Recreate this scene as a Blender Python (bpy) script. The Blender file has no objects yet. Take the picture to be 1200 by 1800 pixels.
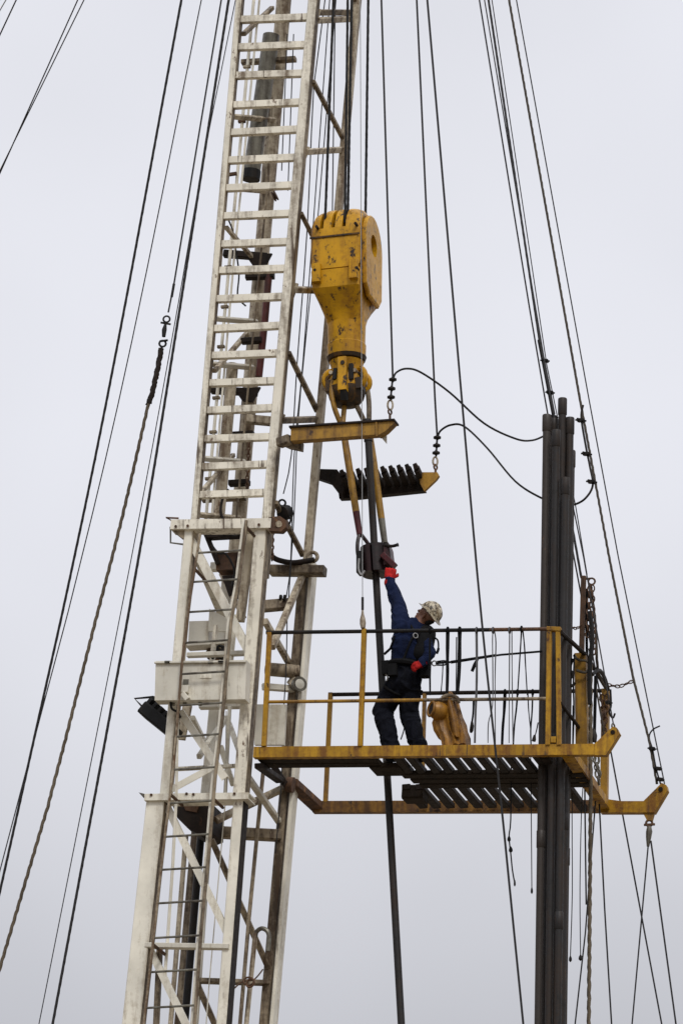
import bpy, bmesh, math, random
from mathutils import Vector, Matrix, noise
random.seed(7)
sc = bpy.context.scene
col = sc.collection

# ------------------------------------------------------------------ camera
AZ, PITCH, DIST, FPX = math.radians(15.6), math.radians(19.5), 57.4, 9600.0
CAM = Vector((DIST*math.sin(AZ), -DIST*math.cos(AZ), 1.6))
cd = bpy.data.cameras.new('camera'); cam = bpy.data.objects.new('camera', cd); col.objects.link(cam)
cam.location = CAM; cam.rotation_euler = (math.pi/2+PITCH, 0, AZ)
cd.sensor_fit = 'VERTICAL'; cd.sensor_height = 36; cd.lens = 36*FPX/1800
cd.clip_start = .5; cd.clip_end = 6000
sc.camera = cam

# ------------------------------------------------------------------ sky, sun, exposure
SUN_EL, SUN_AZ = math.radians(46), math.radians(16)      # sun high behind the camera, to its right
w = bpy.data.worlds.new('World'); sc.world = w; w.use_nodes = True
nt = w.node_tree; nt.nodes.clear(); N = nt.nodes.new; L = nt.links.new
out = N('ShaderNodeOutputWorld'); bg = N('ShaderNodeBackground'); L(bg.outputs[0], out.inputs[0])
sky = N('ShaderNodeTexSky'); sky.sky_type = 'NISHITA'; sky.sun_disc = False
sky.sun_elevation = SUN_EL; sky.sun_rotation = math.pi-SUN_AZ-AZ; sky.dust_density = 4
tc = N('ShaderNodeTexCoord'); sep = N('ShaderNodeSeparateXYZ'); L(tc.outputs['Generated'], sep.inputs[0])
# overcast cloud deck: brighter towards the zenith as real overcast is, with soft broad billows
g = N('ShaderNodeMapRange'); g.interpolation_type = 'SMOOTHSTEP'; L(sep.outputs[2], g.inputs[0])
for i_, x_ in ((1, .15), (2, .36), (3, .37), (4, .835)): g.inputs[i_].default_value = x_
mx = N('ShaderNodeMapRange'); L(sep.outputs[2], mx.inputs[0])
for i_, x_ in ((1, .40), (2, 1.0), (3, 1.0), (4, 1.5)): mx.inputs[i_].default_value = x_
no = N('ShaderNodeTexNoise'); no.inputs['Scale'].default_value = 5.5; no.inputs['Detail'].default_value = 4; no.inputs['Roughness'].default_value = .45
L(tc.outputs['Generated'], no.inputs['Vector'])
mr = N('ShaderNodeMapRange'); mr.inputs[1].default_value = .25; mr.inputs[2].default_value = .75; mr.inputs[3].default_value = .86; mr.inputs[4].default_value = 1.14
L(no.outputs['Fac'], mr.inputs[0])
ml = N('ShaderNodeMath'); ml.operation = 'MULTIPLY'; L(mx.outputs[0], ml.inputs[0]); L(mr.outputs[0], ml.inputs[1])
ml2 = N('ShaderNodeMath'); ml2.operation = 'MULTIPLY'; L(ml.outputs[0], ml2.inputs[0]); L(g.outputs[0], ml2.inputs[1])
ov = N('ShaderNodeVectorMath'); ov.operation = 'SCALE'; ov.inputs[0].default_value = (.982, .992, 1.064); L(ml2.outputs[0], ov.inputs['Scale'])
sk = N('ShaderNodeVectorMath'); sk.operation = 'SCALE'; L(sky.outputs[0], sk.inputs[0]); sk.inputs['Scale'].default_value = .10
mixs = N('ShaderNodeMix'); mixs.data_type = 'RGBA'; mixs.inputs[0].default_value = .96
L(sk.outputs[0], mixs.inputs[6]); L(ov.outputs[0], mixs.inputs[7]); L(mixs.outputs[2], bg.inputs[0]); bg.inputs[1].default_value = 1.0
sd = bpy.data.lights.new('sun', 'SUN'); so = bpy.data.objects.new('sun', sd); col.objects.link(so)
sd.energy = 1.45; sd.angle = math.radians(14); sd.color = (1, .965, .91)
_a = AZ+SUN_AZ
sdir = Vector((math.sin(_a)*math.cos(SUN_EL), -math.cos(_a)*math.cos(SUN_EL), math.sin(SUN_EL)))
so.rotation_euler = (-sdir).to_track_quat('-Z', 'Y').to_euler()
so.location = (0, 0, 60)
sc.view_settings.view_transform = 'Standard'; sc.view_settings.look = 'None'
sc.view_settings.exposure = 0; sc.view_settings.gamma = 1; sc.view_settings.use_curve_mapping = False

# ------------------------------------------------------------------ photo pixel -> point on the plane Y (world = rig axes)
_h = Vector((-math.sin(AZ), math.cos(AZ), 0)); _r = Vector((math.cos(AZ), math.sin(AZ), 0)); _z = Vector((0, 0, 1))
_f = _h*math.cos(PITCH)+_z*math.sin(PITCH); _u = -_h*math.sin(PITCH)+_z*math.cos(PITCH)
def U(u, v, Y=0.0):
    d = FPX*_f+(u-600)*_r+(900-v)*_u
    return CAM+d*((Y-CAM.y)/d.y)
S = 160.0
def pm(p): return p/S
PX = lambda pts: [U(*p) for p in pts]

# ------------------------------------------------------------------ materials
def mat(name, base, rough=.55, metal=0, dirt=None, dirt_amt=0, rust=None, rust_amt=0, streak=7.0, fine=16.0, bump=.15, var=.12, spec=.4, runs=0, rs=5.0):
    m = bpy.data.materials.new(name); m.use_nodes = True
    t = m.node_tree; n = t.nodes.new; l = t.links.new
    b = t.nodes['Principled BSDF']; b.inputs['Roughness'].default_value = rough; b.inputs['Metallic'].default_value = metal
    b.inputs['Specular IOR Level'].default_value = spec
    tcd = n('ShaderNodeTexCoord')
    def nz(scale, detail=6, rgh=.6, mp=None):
        k = n('ShaderNodeTexNoise'); k.inputs['Scale'].default_value = scale; k.inputs['Detail'].default_value = detail; k.inputs['Roughness'].default_value = rgh
        if mp:
            q = n('ShaderNodeMapping'); q.inputs['Scale'].default_value = mp; l(tcd.outputs['Object'], q.inputs[0]); l(q.outputs[0], k.inputs['Vector'])
        else: l(tcd.outputs['Object'], k.inputs['Vector'])
        return k.outputs['Fac']
    def rng(f, a, c, lo=0, hi=1):
        k = n('ShaderNodeMapRange'); l(f, k.inputs[0]); k.inputs[1].default_value = a; k.inputs[2].default_value = c
        k.inputs[3].default_value = lo; k.inputs[4].default_value = hi; return k.outputs[0]
    def mixc(f, a, c):
        k = n('ShaderNodeMix'); k.data_type = 'RGBA'; l(f, k.inputs[0])
        for i, x in ((6, a), (7, c)):
            if isinstance(x, tuple): k.inputs[i].default_value = (*x, 1)
            else: l(x, k.inputs[i])
        return k.outputs[2]
    lo = tuple(x*(1-var*1.6) for x in base); hi = tuple(min(1, x*(1+var)) for x in base)
    c = mixc(rng(nz(2.3, 5), .3, .7), lo, hi)
    fn = nz(fine, 9, .68)
    if dirt_amt:
        s = nz(1.0, 7, .66, (streak, streak, streak*.11))
        k = n('ShaderNodeMath'); k.operation = 'MULTIPLY_ADD'; l(fn, k.inputs[0]); k.inputs[1].default_value = .45; l(s, k.inputs[2])
        th = .98-.42*dirt_amt
        c = mixc(rng(k.outputs[0], th-.10, th+.13, 0, .92), c, dirt)
    if runs:
        r1 = nz(1.0, 4, .55, (17, 17, .55)); r2 = nz(2.6, 5, .6)
        k = n('ShaderNodeMath'); k.operation = 'MULTIPLY_ADD'; l(r2, k.inputs[0]); k.inputs[1].default_value = .5; l(r1, k.inputs[2])
        c = mixc(rng(k.outputs[0], 1.0-.25*runs, 1.09-.25*runs, 0, .9), c, (.075, .045, .024))
    if rust_amt:
        s2 = nz(rs, 10, .74, (1.3, 1.3, .7)); th = .74-.30*rust_amt
        c = mixc(rng(s2, th, th+.05), c, rust)
    l(c, b.inputs['Base Color'])
    l(rng(fn, .3, .7, max(0, rough-.12), min(1, rough+.15)), b.inputs['Roughness'])
    bp = n('ShaderNodeBump'); bp.inputs['Strength'].default_value = bump; bp.inputs['Distance'].default_value = .01
    l(fn, bp.inputs['Height']); l(bp.outputs[0], b.inputs['Normal'])
    return m
RUST = (.115, .055, .024); GRIME = (.16, .115, .07)
M = {
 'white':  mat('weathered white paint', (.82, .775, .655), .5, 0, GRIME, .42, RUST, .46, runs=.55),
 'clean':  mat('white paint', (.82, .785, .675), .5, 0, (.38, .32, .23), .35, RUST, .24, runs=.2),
 'panel':  mat('pale grey panel paint', (.66, .63, .54), .5, 0, (.36, .30, .21), .35, RUST, .2, runs=.15),
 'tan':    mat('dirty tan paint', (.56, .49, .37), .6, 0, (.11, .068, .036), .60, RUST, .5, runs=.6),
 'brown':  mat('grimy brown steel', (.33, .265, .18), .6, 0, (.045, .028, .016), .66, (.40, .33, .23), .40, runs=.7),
 'ladder': mat('flaking ladder paint', (.50, .43, .31), .7, 0, (.10, .055, .028), .75, RUST, .6, runs=.6),
 'olive':  mat('oily grey steel', (.19, .18, .145), .4, .2, (.05, .04, .03), .6, (.30, .26, .19), .35),
 'rustyellow': mat('rust-eaten yellow paint', (.30, .15, .022), .65, 0, (.09, .042, .018), .7, (.05, .026, .015), .62, var=.2),
 'rust':   mat('rusty steel', (.12, .06, .03), .75, 0, (.04, .025, .018), .6, (.22, .11, .045), .5),
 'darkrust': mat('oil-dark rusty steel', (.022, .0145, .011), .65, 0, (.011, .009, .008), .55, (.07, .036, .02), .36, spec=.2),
 'yellow': mat('worn yellow paint', (.45, .245, .016), .5, 0, (.15, .06, .014), .60, (.06, .03, .014), .47, var=.2, runs=.45, spec=.25),
 'ochre':  mat('dull yellow paint', (.37, .197, .02), .5, 0, (.12, .06, .02), .55, (.06, .03, .014), .5, var=.18),
 'block':  mat('block yellow paint', (.58, .30, .006), .4, 0, (.27, .12, .012), .45, (.035, .022, .014), .62, streak=4, fine=22, var=.2, rs=8, runs=.3, spec=.28),
 'grease': mat('greasy yellow steel', (.16, .075, .012), .45, 0, (.02, .015, .011), .85, (.03, .02, .013), .6, rs=7, spec=.3),
 'black':  mat('black steel', (.009, .0088, .009), .55, .0, (.03, .022, .017), .4, spec=.22),
 'pipe':   mat('dark tubing steel', (.024, .0225, .023), .5, .0, (.034, .022, .015), .5, (.016, .015, .014), .6, streak=9, spec=.25, rs=4, runs=.2),
 'pipe_b': mat('brown tubing steel', (.036, .027, .021), .5, .0, (.035, .028, .024), .5, (.10, .055, .03), .45, streak=9),
 'wire':   mat('wire rope', (.022, .021, .022), .6, .0, bump=.3, spec=.25),
 'wire_l': mat('thin galvanised wire', (.30, .30, .30), .5, .3, bump=.1),
 'wire_b': mat('oiled brown wire rope', (.07, .058, .042), .7, 0, (.04, .03, .022), .5, fine=60, bump=.6),
 'rope':   mat('braided rope', (.135, .108, .074), .85, 0, (.06, .045, .03), .5, fine=60, bump=.6),
 'strap':  mat('black webbing', (.007, .007, .008), .85, bump=.1, spec=.15),
 'strap_g': mat('grey webbing', (.10, .10, .105), .8, (0), bump=.1),
 'redtube': mat('oxide red tube', (.11, .022, .018), .5, 0, (.03, .015, .012), .5),
 'elev':   mat('greasy red elevator', (.028, .010, .011), .38, .1, (.006, .0055, .006), .7, (.06, .012, .016), .35, spec=.3),
 'elevred': mat('grease-blackened red steel', (.085, .014, .018), .42, 0, (.012, .008, .008), .55, (.14, .02, .025), .4, spec=.3),
 'shirt':  mat('navy work shirt', (.006, .0115, .040), .9, 0, (.004, .006, .017), .35, bump=.25, fine=34, spec=.15),
 'pants':  mat('dark navy work trousers', (.006, .007, .012), .9, 0, (.011, .011, .012), .3, bump=.25, fine=34, spec=.12),
 'skin':   mat('skin', (.19, .085, .05), .5, bump=.05),
 'glove':  mat('red work glove', (.50, .018, .016), .8, 0, (.12, .01, .01), .5, bump=.3, fine=40, spec=.15),
 'boot':   mat('boot leather', (.03, .02, .014), .6),
 'hat':    mat('mottled hard hat', (.66, .60, .46), .35, 0, (.22, .16, .09), .66, (.05, .038, .025), .80, streak=34, fine=30, bump=.02, rs=24),
 'slicker': mat('yellow oilskin', (.36, .165, .016), .42, 0, (.08, .035, .010), .62, bump=.3, var=.22),
 'lens':   mat('lamp glass', (.55, .53, .46), .12, 0, bump=0),
 'wood':   mat('oil-dark timber', (.026, .018, .012), .85, 0, (.014, .011, .009), .5, (.07, .048, .03), .4, spec=.2),
 'ground': mat('dry dirt', (.20, .165, .12), .95, 0, (.16, .13, .09), .3, bump=.3),
}

# ------------------------------------------------------------------ geometry helpers: a shape is (verts, faces) in world metres
def join(*gs):
    V, F = [], []
    for v, f in gs:
        o = len(V); V += v; F += [tuple(i+o for i in q) for q in f]
    return V, F
def frame(a):
    a = a.normalized(); y = Vector((0, 1, 0)); d = y-a*a.dot(y)
    if d.length < .35: y = Vector((0, 0, 1)); d = y-a*a.dot(y)
    d.normalize(); return d.cross(a), d, a
def prism(prof, P1, P2, prof2=None, off=(0, 0)):
    s, d, a = frame(P2-P1); n = len(prof); prof2 = prof2 or prof
    V = [P1+s*(x+off[0])+d*(y+off[1]) for x, y in prof]+[P2+s*(x+off[0])+d*(y+off[1]) for x, y in prof2]
    F = [(i, (i+1) % n, n+(i+1) % n, n+i) for i in range(n)]+[tuple(range(n))[::-1], tuple(range(n, 2*n))]
    return V, F
def rectp(w, d, c=None):
    c = min(w, d)*.12 if c is None else c
    a, b = w/2, d/2
    return [(-a+c, -b), (a-c, -b), (a, -b+c), (a, b-c), (a-c, b), (-a+c, b), (-a, b-c), (-a, -b+c)]
def box(P1, P2, w, d, off=(0, 0)): return prism(rectp(w, d), P1, P2, off=off)
def circ(r, n=12): return [(r*math.cos(2*math.pi*i/n), r*math.sin(2*math.pi*i/n)) for i in range(n)]
def chan(w, d, t=.012):      # web faces -Y, flanges run away from the camera
    a, b = w/2, d/2
    return [(-a, -b), (a, -b), (a, b), (a-t, b), (a-t, -b+t), (-a+t, -b+t), (-a+t, b), (-a, b)]
def angp(w, d, t=.012, side=1):
    a, b = w/2, d/2; p = [(-a, -b), (a, -b), (a, -b+t), (-a+t, -b+t), (-a+t, b), (-a, b)]
    return p if side > 0 else [(-x, y) for x, y in p][::-1]
def tubeg(pts, r, n=8, lobes=0, pitch=.12, depth=.22):
    pts = [Vector(p) for p in pts]; R = r if isinstance(r, (list, tuple)) else [r]*len(pts)
    t = [(pts[min(i+1, len(pts)-1)]-pts[max(i-1, 0)]).normalized() for i in range(len(pts))]
    s, d, _ = frame(t[0]); V = []; F = []; dist = 0
    for i, p in enumerate(pts):
        if i:
            q = t[i-1].rotation_difference(t[i]); s = q@s; d = q@d; dist += (p-pts[i-1]).length
        for k in range(n):
            th = 2*math.pi*k/n; rr = R[i]*(1+depth*math.cos(lobes*(th-2*math.pi*dist/pitch)) if lobes else 1)
            V.append(p+(s*math.cos(th)+d*math.sin(th))*rr)
    for i in range(len(pts)-1):
        for k in range(n):
            a, b = i*n+k, i*n+(k+1) % n; F.append((a, b, b+n, a+n))
    F += [tuple(range(n))[::-1], tuple(range((len(pts)-1)*n, len(pts)*n))]
    return V, F
def smooth(pts, k=8, closed=False):
    P = [Vector(p) for p in pts]; o = []
    for i in range(len(P)-1):
        a, b, c, d = P[max(i-1, 0)], P[i], P[i+1], P[min(i+2, len(P)-1)]
        for j in range(k):
            t = j/k; o.append(.5*((2*b)+(c-a)*t+(2*a-5*b+4*c-d)*t*t+(3*b-a-3*c+d)*t**3))
    return o+[P[-1]]
def resample(pts, step):
    o = [pts[0]]
    for a, b in zip(pts, pts[1:]):
        n = max(1, int((b-a).length/step)); o += [a.lerp(b, (i+1)/n) for i in range(n)]
    return o
def plate(poly, Y, t):       # outline given as photo pixels lying on the plane Y, thickness t away from the camera
    a = [U(u, v, Y) for u, v in poly]; n = len(a); b = [p+Vector((0, t, 0)) for p in a]
    return a+b, [(i, (i+1) % n, n+(i+1) % n, n+i) for i in range(n)]+[tuple(range(n))[::-1], tuple(range(n, 2*n))]
def lathe(P1, P2, prof, n=16):   # prof: (t along P1->P2 in 0..1, radius)
    s, d, a = frame(P2-P1); V = []; F = []
    for t, r in prof:
        c = P1.lerp(P2, t)
        V += [c+(s*math.cos(2*math.pi*k/n)+d*math.sin(2*math.pi*k/n))*max(r, 1e-4) for k in range(n)]
    for i in range(len(prof)-1):
        for k in range(n):
            x, y = i*n+k, i*n+(k+1) % n; F.append((x, y, y+n, x+n))
    F += [tuple(range(n))[::-1], tuple(range((len(prof)-1)*n, len(prof)*n))]
    return V, F
def ring(c, axis, R, r, n=16, m=7, sx=1, sdir=None):
    s, d, a = frame(axis); V = []; F = []
    if sdir is not None: s = (sdir-a*a.dot(sdir)).normalized(); d = a.cross(s)
    for i in range(n):
        A = 2*math.pi*i/n; e = s*math.cos(A)+d*math.sin(A); ctr = c+s*math.cos(A)*R*sx+d*math.sin(A)*R
        for k in range(m):
            B = 2*math.pi*k/m; V.append(ctr+e*r*math.cos(B)+a*r*math.sin(B))
    for i in range(n):
        for k in range(m):
            F.append((i*m+k, i*m+(k+1) % m, ((i+1) % n)*m+(k+1) % m, ((i+1) % n)*m+k))
    return V, F
def chaing(P1, P2, link=.07, r=.008):
    a = P2-P1; n = max(2, int(a.length/(link*.72))); s, d, _ = frame(a); gs = []
    for i in range(n):
        c = P1.lerp(P2, (i+.5)/n); gs.append(ring(c, s if i % 2 else d, link*.3, r, 10, 5, 1.65, a))
    return join(*gs)
def clipg(c, along, r):      # a wire rope clip: saddle with two nuts
    s, d, a = frame(along)
    return join(box(c-a*.018, c+a*.018, r*5, r*3.2), prism(circ(r*.9, 6), c+s*r*1.7-d*r*3, c+s*r*1.7+d*r*3), prism(circ(r*.9, 6), c-s*r*1.7-d*r*3, c-s*r*1.7+d*r*3),
                box(c-s*r*4.0, c+s*r*4.0, r*1.1, r*1.1))

ORG = {}
def mesh(name, g, m, org, smooth_deg=38):
    V, F = g; me = bpy.data.meshes.new(name); me.from_pydata([v-org for v in V], [], F)
    b = bmesh.new(); b.from_mesh(me); bmesh.ops.recalc_face_normals(b, faces=b.faces); b.to_mesh(me); b.free()
    me.polygons.foreach_set('use_smooth', [True]*len(me.polygons)); me.set_sharp_from_angle(angle=math.radians(smooth_deg))
    me.materials.append(M[m] if isinstance(m, str) else m); return me
def tag(o, label, cat, group=None, kind=None):
    if label: o['label'] = label
    if cat: o['category'] = cat
    if group: o['group'] = group
    if kind: o['kind'] = kind
def thing(name, label, cat, loc, group=None, kind='thing'):
    o = bpy.data.objects.new(name, None); col.objects.link(o); o.location = loc; o.empty_display_size = .2
    tag(o, label, cat, group, kind); ORG[o.name] = Vector(loc); return o
def part(parent, name, g, m, label=None):
    org = ORG[parent.name]; o = bpy.data.objects.new(name, mesh(name, g, m, org)); col.objects.link(o); o.parent = parent
    ORG[o.name] = org
    if label: o['label'] = label
    return o
def solo(name, label, cat, g, m, group=None, kind=None):
    V = g[0]; zmin = min(V, key=lambda p: p.z); org = Vector(zmin)
    o = bpy.data.objects.new(name, mesh(name, g, m, org)); col.objects.link(o); o.location = org; ORG[o.name] = org
    tag(o, label, cat, group, kind); return o
def baked(name, g, m, org, mods):
    """a shape run through modifiers once and stored as plain mesh data"""
    me = mesh(name, g, m, org); t = bpy.data.objects.new('tmp', me); col.objects.link(t); mods(t)
    dg = bpy.context.evaluated_depsgraph_get(); r = bpy.data.meshes.new_from_object(t.evaluated_get(dg)); r.name = name
    bpy.data.objects.remove(t); return r

ZTOP = 37.0
def run(pts, up=None, down=None, k=1):
    """photo points (u, v, Y), top first -> 3D polyline; carried on straight up to height `up` / down to height `down`"""
    P = PX(pts)
    if up is not None: d = P[0]-P[1]; P.insert(0, P[0]+d*((up-P[0].z)/d.z))
    if down is not None: d = P[-1]-P[-2]; P.append(P[-1]+d*((down-P[-1].z)/d.z))
    return smooth(P, k) if k > 1 else P

# ------------------------------------------------------------------ ground
V = [Vector((x, y, 0)) for x, y in ((-3000, -3000), (3000, -3000), (3000, 3000), (-3000, 3000))]
o = solo('ground', 'flat bare dirt ground far below the mast', 'ground', (V, [(0, 1, 2, 3)]), 'ground', kind='structure')

# ------------------------------------------------------------------ mast: the upper section telescopes out of the lower one
YF, YR = .20, 1.28
mu = thing('mast_upper_section', 'narrow white ladder-fronted upper mast section above the collar beam', 'mast', U(380, 930, .7))
def lin(u0, u9): return lambda v: u0+(u9-u0)*v/900.0
uL, uR, uRR, uRL = lin(419, 341), lin(548, 468), lin(625, 545), lin(495, 417)
VT = -1290
def legseg(th, name, uf, v1, v2, Y, w, d, m, prof=None):
    P1, P2 = U(uf(v1), v1, Y), U(uf(v2), v2, Y)
    return part(th, name, prism(prof or rectp(pm(w), d, .012), P2, P1, off=(0, d/2)), m)
lgl = legseg(mu, 'leg', uL, VT, 1000, YF, 11, .13, 'white')
lg = legseg(mu, 'leg', uR, VT, 1010, YF, 16, .16, 'white')
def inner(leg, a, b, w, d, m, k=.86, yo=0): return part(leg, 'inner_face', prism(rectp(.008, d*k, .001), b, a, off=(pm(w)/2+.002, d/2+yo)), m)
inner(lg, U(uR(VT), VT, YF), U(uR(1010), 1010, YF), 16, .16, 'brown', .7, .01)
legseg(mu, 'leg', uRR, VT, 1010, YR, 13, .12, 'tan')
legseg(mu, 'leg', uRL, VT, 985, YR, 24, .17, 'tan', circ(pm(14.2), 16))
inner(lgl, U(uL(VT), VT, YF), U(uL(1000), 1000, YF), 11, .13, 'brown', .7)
rv = [31, 80, 130, 181, 229, 278, 327, 376, 426, 473, 522, 574, 622, 671, 719, 769, 818, 867]
rv = [31-49.2*i for i in range(26, 0, -1)]+rv
for v in rv:
    P1, P2 = U(uL(v)+5, v+2+random.uniform(-.8, .8), YF+.03), U(uR(v)-5, v-3+random.uniform(-.8, .8), YF+.03)
    a, t = pm(12.5), .075
    part(mu, 'rung', prism(angp(a, t, .012, -1), P1, P2, off=(0, t/2)), 'white')
def rside(th, name, a, b, w, d, m, ya=YF+.13, yb=YR+.05): return part(th, name, box(U(a[0], a[1], ya), U(b[0], b[1], yb), pm(w), d), m)
# open right-hand face: girts and diagonals from the front leg back to the rear leg
for a, b, w, m in (((556, 22), (620, 22), 6, 'brown'), ((556, 36), (618, 33), 10, 'tan'), ((538, 267), (603, 263), 7, 'tan'), ((517, 509), (578, 511), 15, 'tan'),
                   ((495, 739), (557, 737), 10, 'brown'), ((578, -215), (640, -217), 8, 'tan'), ((600, -460), (662, -462), 12, 'tan'), ((622, -700), (683, -702), 8, 'tan'), ((644, -950), (704, -952), 10, 'tan')):
    rside(mu, 'girt', a, b, w, .07, m)
for a, b, w in (((550, 143), (604, 246), 8), ((529, 375), (592, 500), 8), ((507, 620), (557, 722), 9), ((484, 883), (532, 976), 9), ((571, -100), (626, 5), 8), ((592, -345), (648, -225), 8)):
    rside(mu, 'brace', a, b, w, .05, 'brown')
# back-left face seen through the rungs
for a, b, w, m in (((377, 652), (434, 586), 9, 'tan'), ((398, 400), (452, 462), 7, 'tan'), ((352, 868), (410, 800), 8, 'tan'), ((428, 60), (478, 14), 9, 'brown')):
    rside(mu, 'brace', a, b, w, .05, m)
for a, b, w, m in (((394, 446), (470, 452), 13, 'darkrust'), ((372, 686), (452, 690), 12, 'darkrust'), ((432, 486), (482, 484), 12, 'darkrust'), ((434, 737), (492, 742), 16, 'tan'),
                   ((356, 878), (432, 874), 10, 'brown'), ((425, 110), (520, 104), 8, 'brown')):
    rside(mu, 'girt', a, b, w, .10, m, YR-.12, YR-.08)
rc = part(mu, 'ram_cylinder', prism(circ(pm(16), 16), U(441, 313, YR-.2), U(477, 62, YR-.2)), 'olive')
part(rc, 'end_cap', lathe(U(440.6, 316, YR-.2), U(442.5, 300, YR-.2), [(0, pm(12)), (.0, pm(17.5)), (1, pm(17.5)), (1, pm(15))]), 'black')
part(mu, 'hydraulic_tube', tubeg(PX([(473, 478, YR-.1), (466, 560, YR-.1), (455, 662, YR-.1)]), pm(7), 10), 'redtube')
part(mu, 'guide_pipe', tubeg(PX([(446+109, VT, .85), (446, 0, .85), (418, 300, .85), (362, 912, .85)]), pm(3.2), 8), 'clean')
part(mu, 'guide_pipe', tubeg(PX([(409, 640, 1.0), (382, 940, 1.0)]), pm(11), 12), 'tan')
part(mu, 'guide_pipe', tubeg(PX([(456+109, VT, .8), (456, 0, .8), (410, 470, .8), (372, 912, .8)]), pm(2.2), 6), 'clean')
part(mu, 'guide_pipe', tubeg(PX([(470, 330, .7), (440, 640, .7), (414, 930, .7)]), pm(2.0), 6), 'brown')
for v in (205, 330, 560, 640, 806, 905): part(mu, 'girt', box(U(uL(v)+8, v, YF+.2), U(uRL(v)+4, v+6, YR-.02), pm(7), .06), random.choice(('tan', 'panel')))
for v in (600, 765, 850): part(mu, 'bracket', box(U(uRL(v)-18, v, YR-.15), U(uRL(v)+17, v-2, YR-.15), pm(10), .10), random.choice(('brown', 'darkrust')))
part(mu, 'hose', tubeg(smooth(PX([(402, 860, .8), (393, 872, .8), (388, 895, .8), (392, 915, .8), (396, 935, .8)])), pm(2.6), 6), 'black')
part(mu, 'hose', tubeg(smooth(PX([(401, 385, .8), (409, 405, .8), (413, 430, .8), (420, 480, .8), (418, 520, .8), (432, 538, .8)])), pm(1.6), 6), 'black')
part(mu, 'pulley', lathe(U(480, 346, .9), U(486, 343, .9), [(0, pm(10)), (.3, pm(10)), (.5, pm(6)), (.7, pm(10)), (1, pm(10))]), 'rust')
part(mu, 'pipe_clamp', box(U(402, 307, .8), U(416, 305, .8), pm(6), .04), 'rust')
for v in (118, 214, 334, 470, 540, 610, 700, 760, 842): part(mu, 'pipe_clamp', box(U(446-.0925*v-7, v, .84), U(446-.0925*v+5, v-1, .84), pm(5), .05), random.choice(('brown', 'tan', 'rust')))
part(mu, 'chain', chaing(U(438, 772, .9), U(434, 862, .9), .06, .008), 'rust')
for v in (455, 690): part(mu, 'gusset', plate([(uRL(v)-24, v-6), (uRL(v)+22, v-10), (uRL(v)+8, v+16), (uRL(v)-10, v+14)], YR-.14, .04), 'darkrust')
for a, b in (((560, 16), (552, 40)), ((540, 258), (534, 276)), ((520, 498), (512, 522)), ((497, 728), (488, 752))):
    part(mu, 'gusset', box(U(*a, YF+.16), U(*b, YF+.16), pm(10), .03), 'tan')
part(mu, 'crown_frame', join(box(U(uL(VT)-25, VT, .5), U(800, VT, .5), .3, .9), box(U(640, VT-30, .3), U(720, VT-30, .3), .5, .6)), 'white')
for a in ((505, 60, 495, 300), (516, 60, 506, 335), (509, 420, 487, 640)):
    part(mu, 'inside_line', tubeg(PX([(a[0], a[1], 1.0), (a[2], a[3], 1.0)]), pm(1.1), 5), 'wire')

# ---- lower section
ml_ = thing('mast_lower_section', 'wide white box-legged lower mast section below the collar beam', 'mast', U(-60, 4570, .7))
lw = ml_
def seg(name, a, b, w, d, Y, m, Y2=None, prof=None):
    return part(lw, name, prism(prof or rectp(pm(w), d, .012), U(b[0], b[1], Y2 if Y2 is not None else Y), U(a[0], a[1], Y), off=(0, d/2)), m)
l4 = seg('leg', (331, 932), (288, 1396), 16, .17, 0, 'clean')
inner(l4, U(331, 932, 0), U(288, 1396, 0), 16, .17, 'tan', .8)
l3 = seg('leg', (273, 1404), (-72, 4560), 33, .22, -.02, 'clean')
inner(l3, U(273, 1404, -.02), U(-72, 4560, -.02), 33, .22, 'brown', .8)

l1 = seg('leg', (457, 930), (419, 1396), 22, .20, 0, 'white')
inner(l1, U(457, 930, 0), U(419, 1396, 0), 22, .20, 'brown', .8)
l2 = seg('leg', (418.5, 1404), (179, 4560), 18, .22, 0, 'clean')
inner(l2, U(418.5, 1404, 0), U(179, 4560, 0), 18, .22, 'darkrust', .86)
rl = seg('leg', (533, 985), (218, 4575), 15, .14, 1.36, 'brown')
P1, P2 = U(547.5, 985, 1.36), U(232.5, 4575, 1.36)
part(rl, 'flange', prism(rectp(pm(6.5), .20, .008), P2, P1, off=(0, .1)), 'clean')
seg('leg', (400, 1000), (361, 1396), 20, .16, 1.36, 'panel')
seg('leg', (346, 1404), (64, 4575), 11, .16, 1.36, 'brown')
part(lw, 'ram_cylinder', prism(circ(pm(7), 12), U(98, 4400, 1.15), U(357, 1430, 1.15)), 'black')
# collars
c1 = part(lw, 'collar_beam', prism(chan(pm(18), .22, .015), U(300, 921.5, -.05), U(476, 919, -.05), off=(0, .11)), 'white')
part(c1, 'lug', plate([(472, 909), (492, 907), (502, 914), (503, 926), (494, 934), (473, 933)], -.04, .10), 'rust')
part(c1, 'lug_pin', lathe(U(490, 921, -.06), U(490, 921, .08), [(0, pm(6)), (1, pm(6))], 10), 'tan')
part(c1, 'bracket', plate([(298, 928), (324, 928), (324, 947), (318, 944)], .0, .14), 'brown')
part(c1, 'rod_loop', tubeg(PX([(300, 926, .05), (300, 954, .05), (323, 957, .05)]), pm(1.8), 6), 'olive')
part(c1, 'corner_horn', join(tubeg(PX([(302, 915, -.03), (292, 910, -.03), (314, 911, -.03)]), pm(1.8), 6)), 'rust')
c2 = part(lw, 'collar_beam', prism(chan(pm(12), .26, .014), U(254, 1401, -.06), U(437, 1398.5, -.06), off=(0, .13)), 'clean')
part(c2, 'corner_horn', plate([(244, 1393), (258, 1396), (262, 1404), (254, 1404)], -.04, .05), 'olive')
part(lw, 'collar_beam', box(U(476, 1003, 1.22), U(571, 1004, 1.22), pm(17), .16), 'brown')
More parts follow.
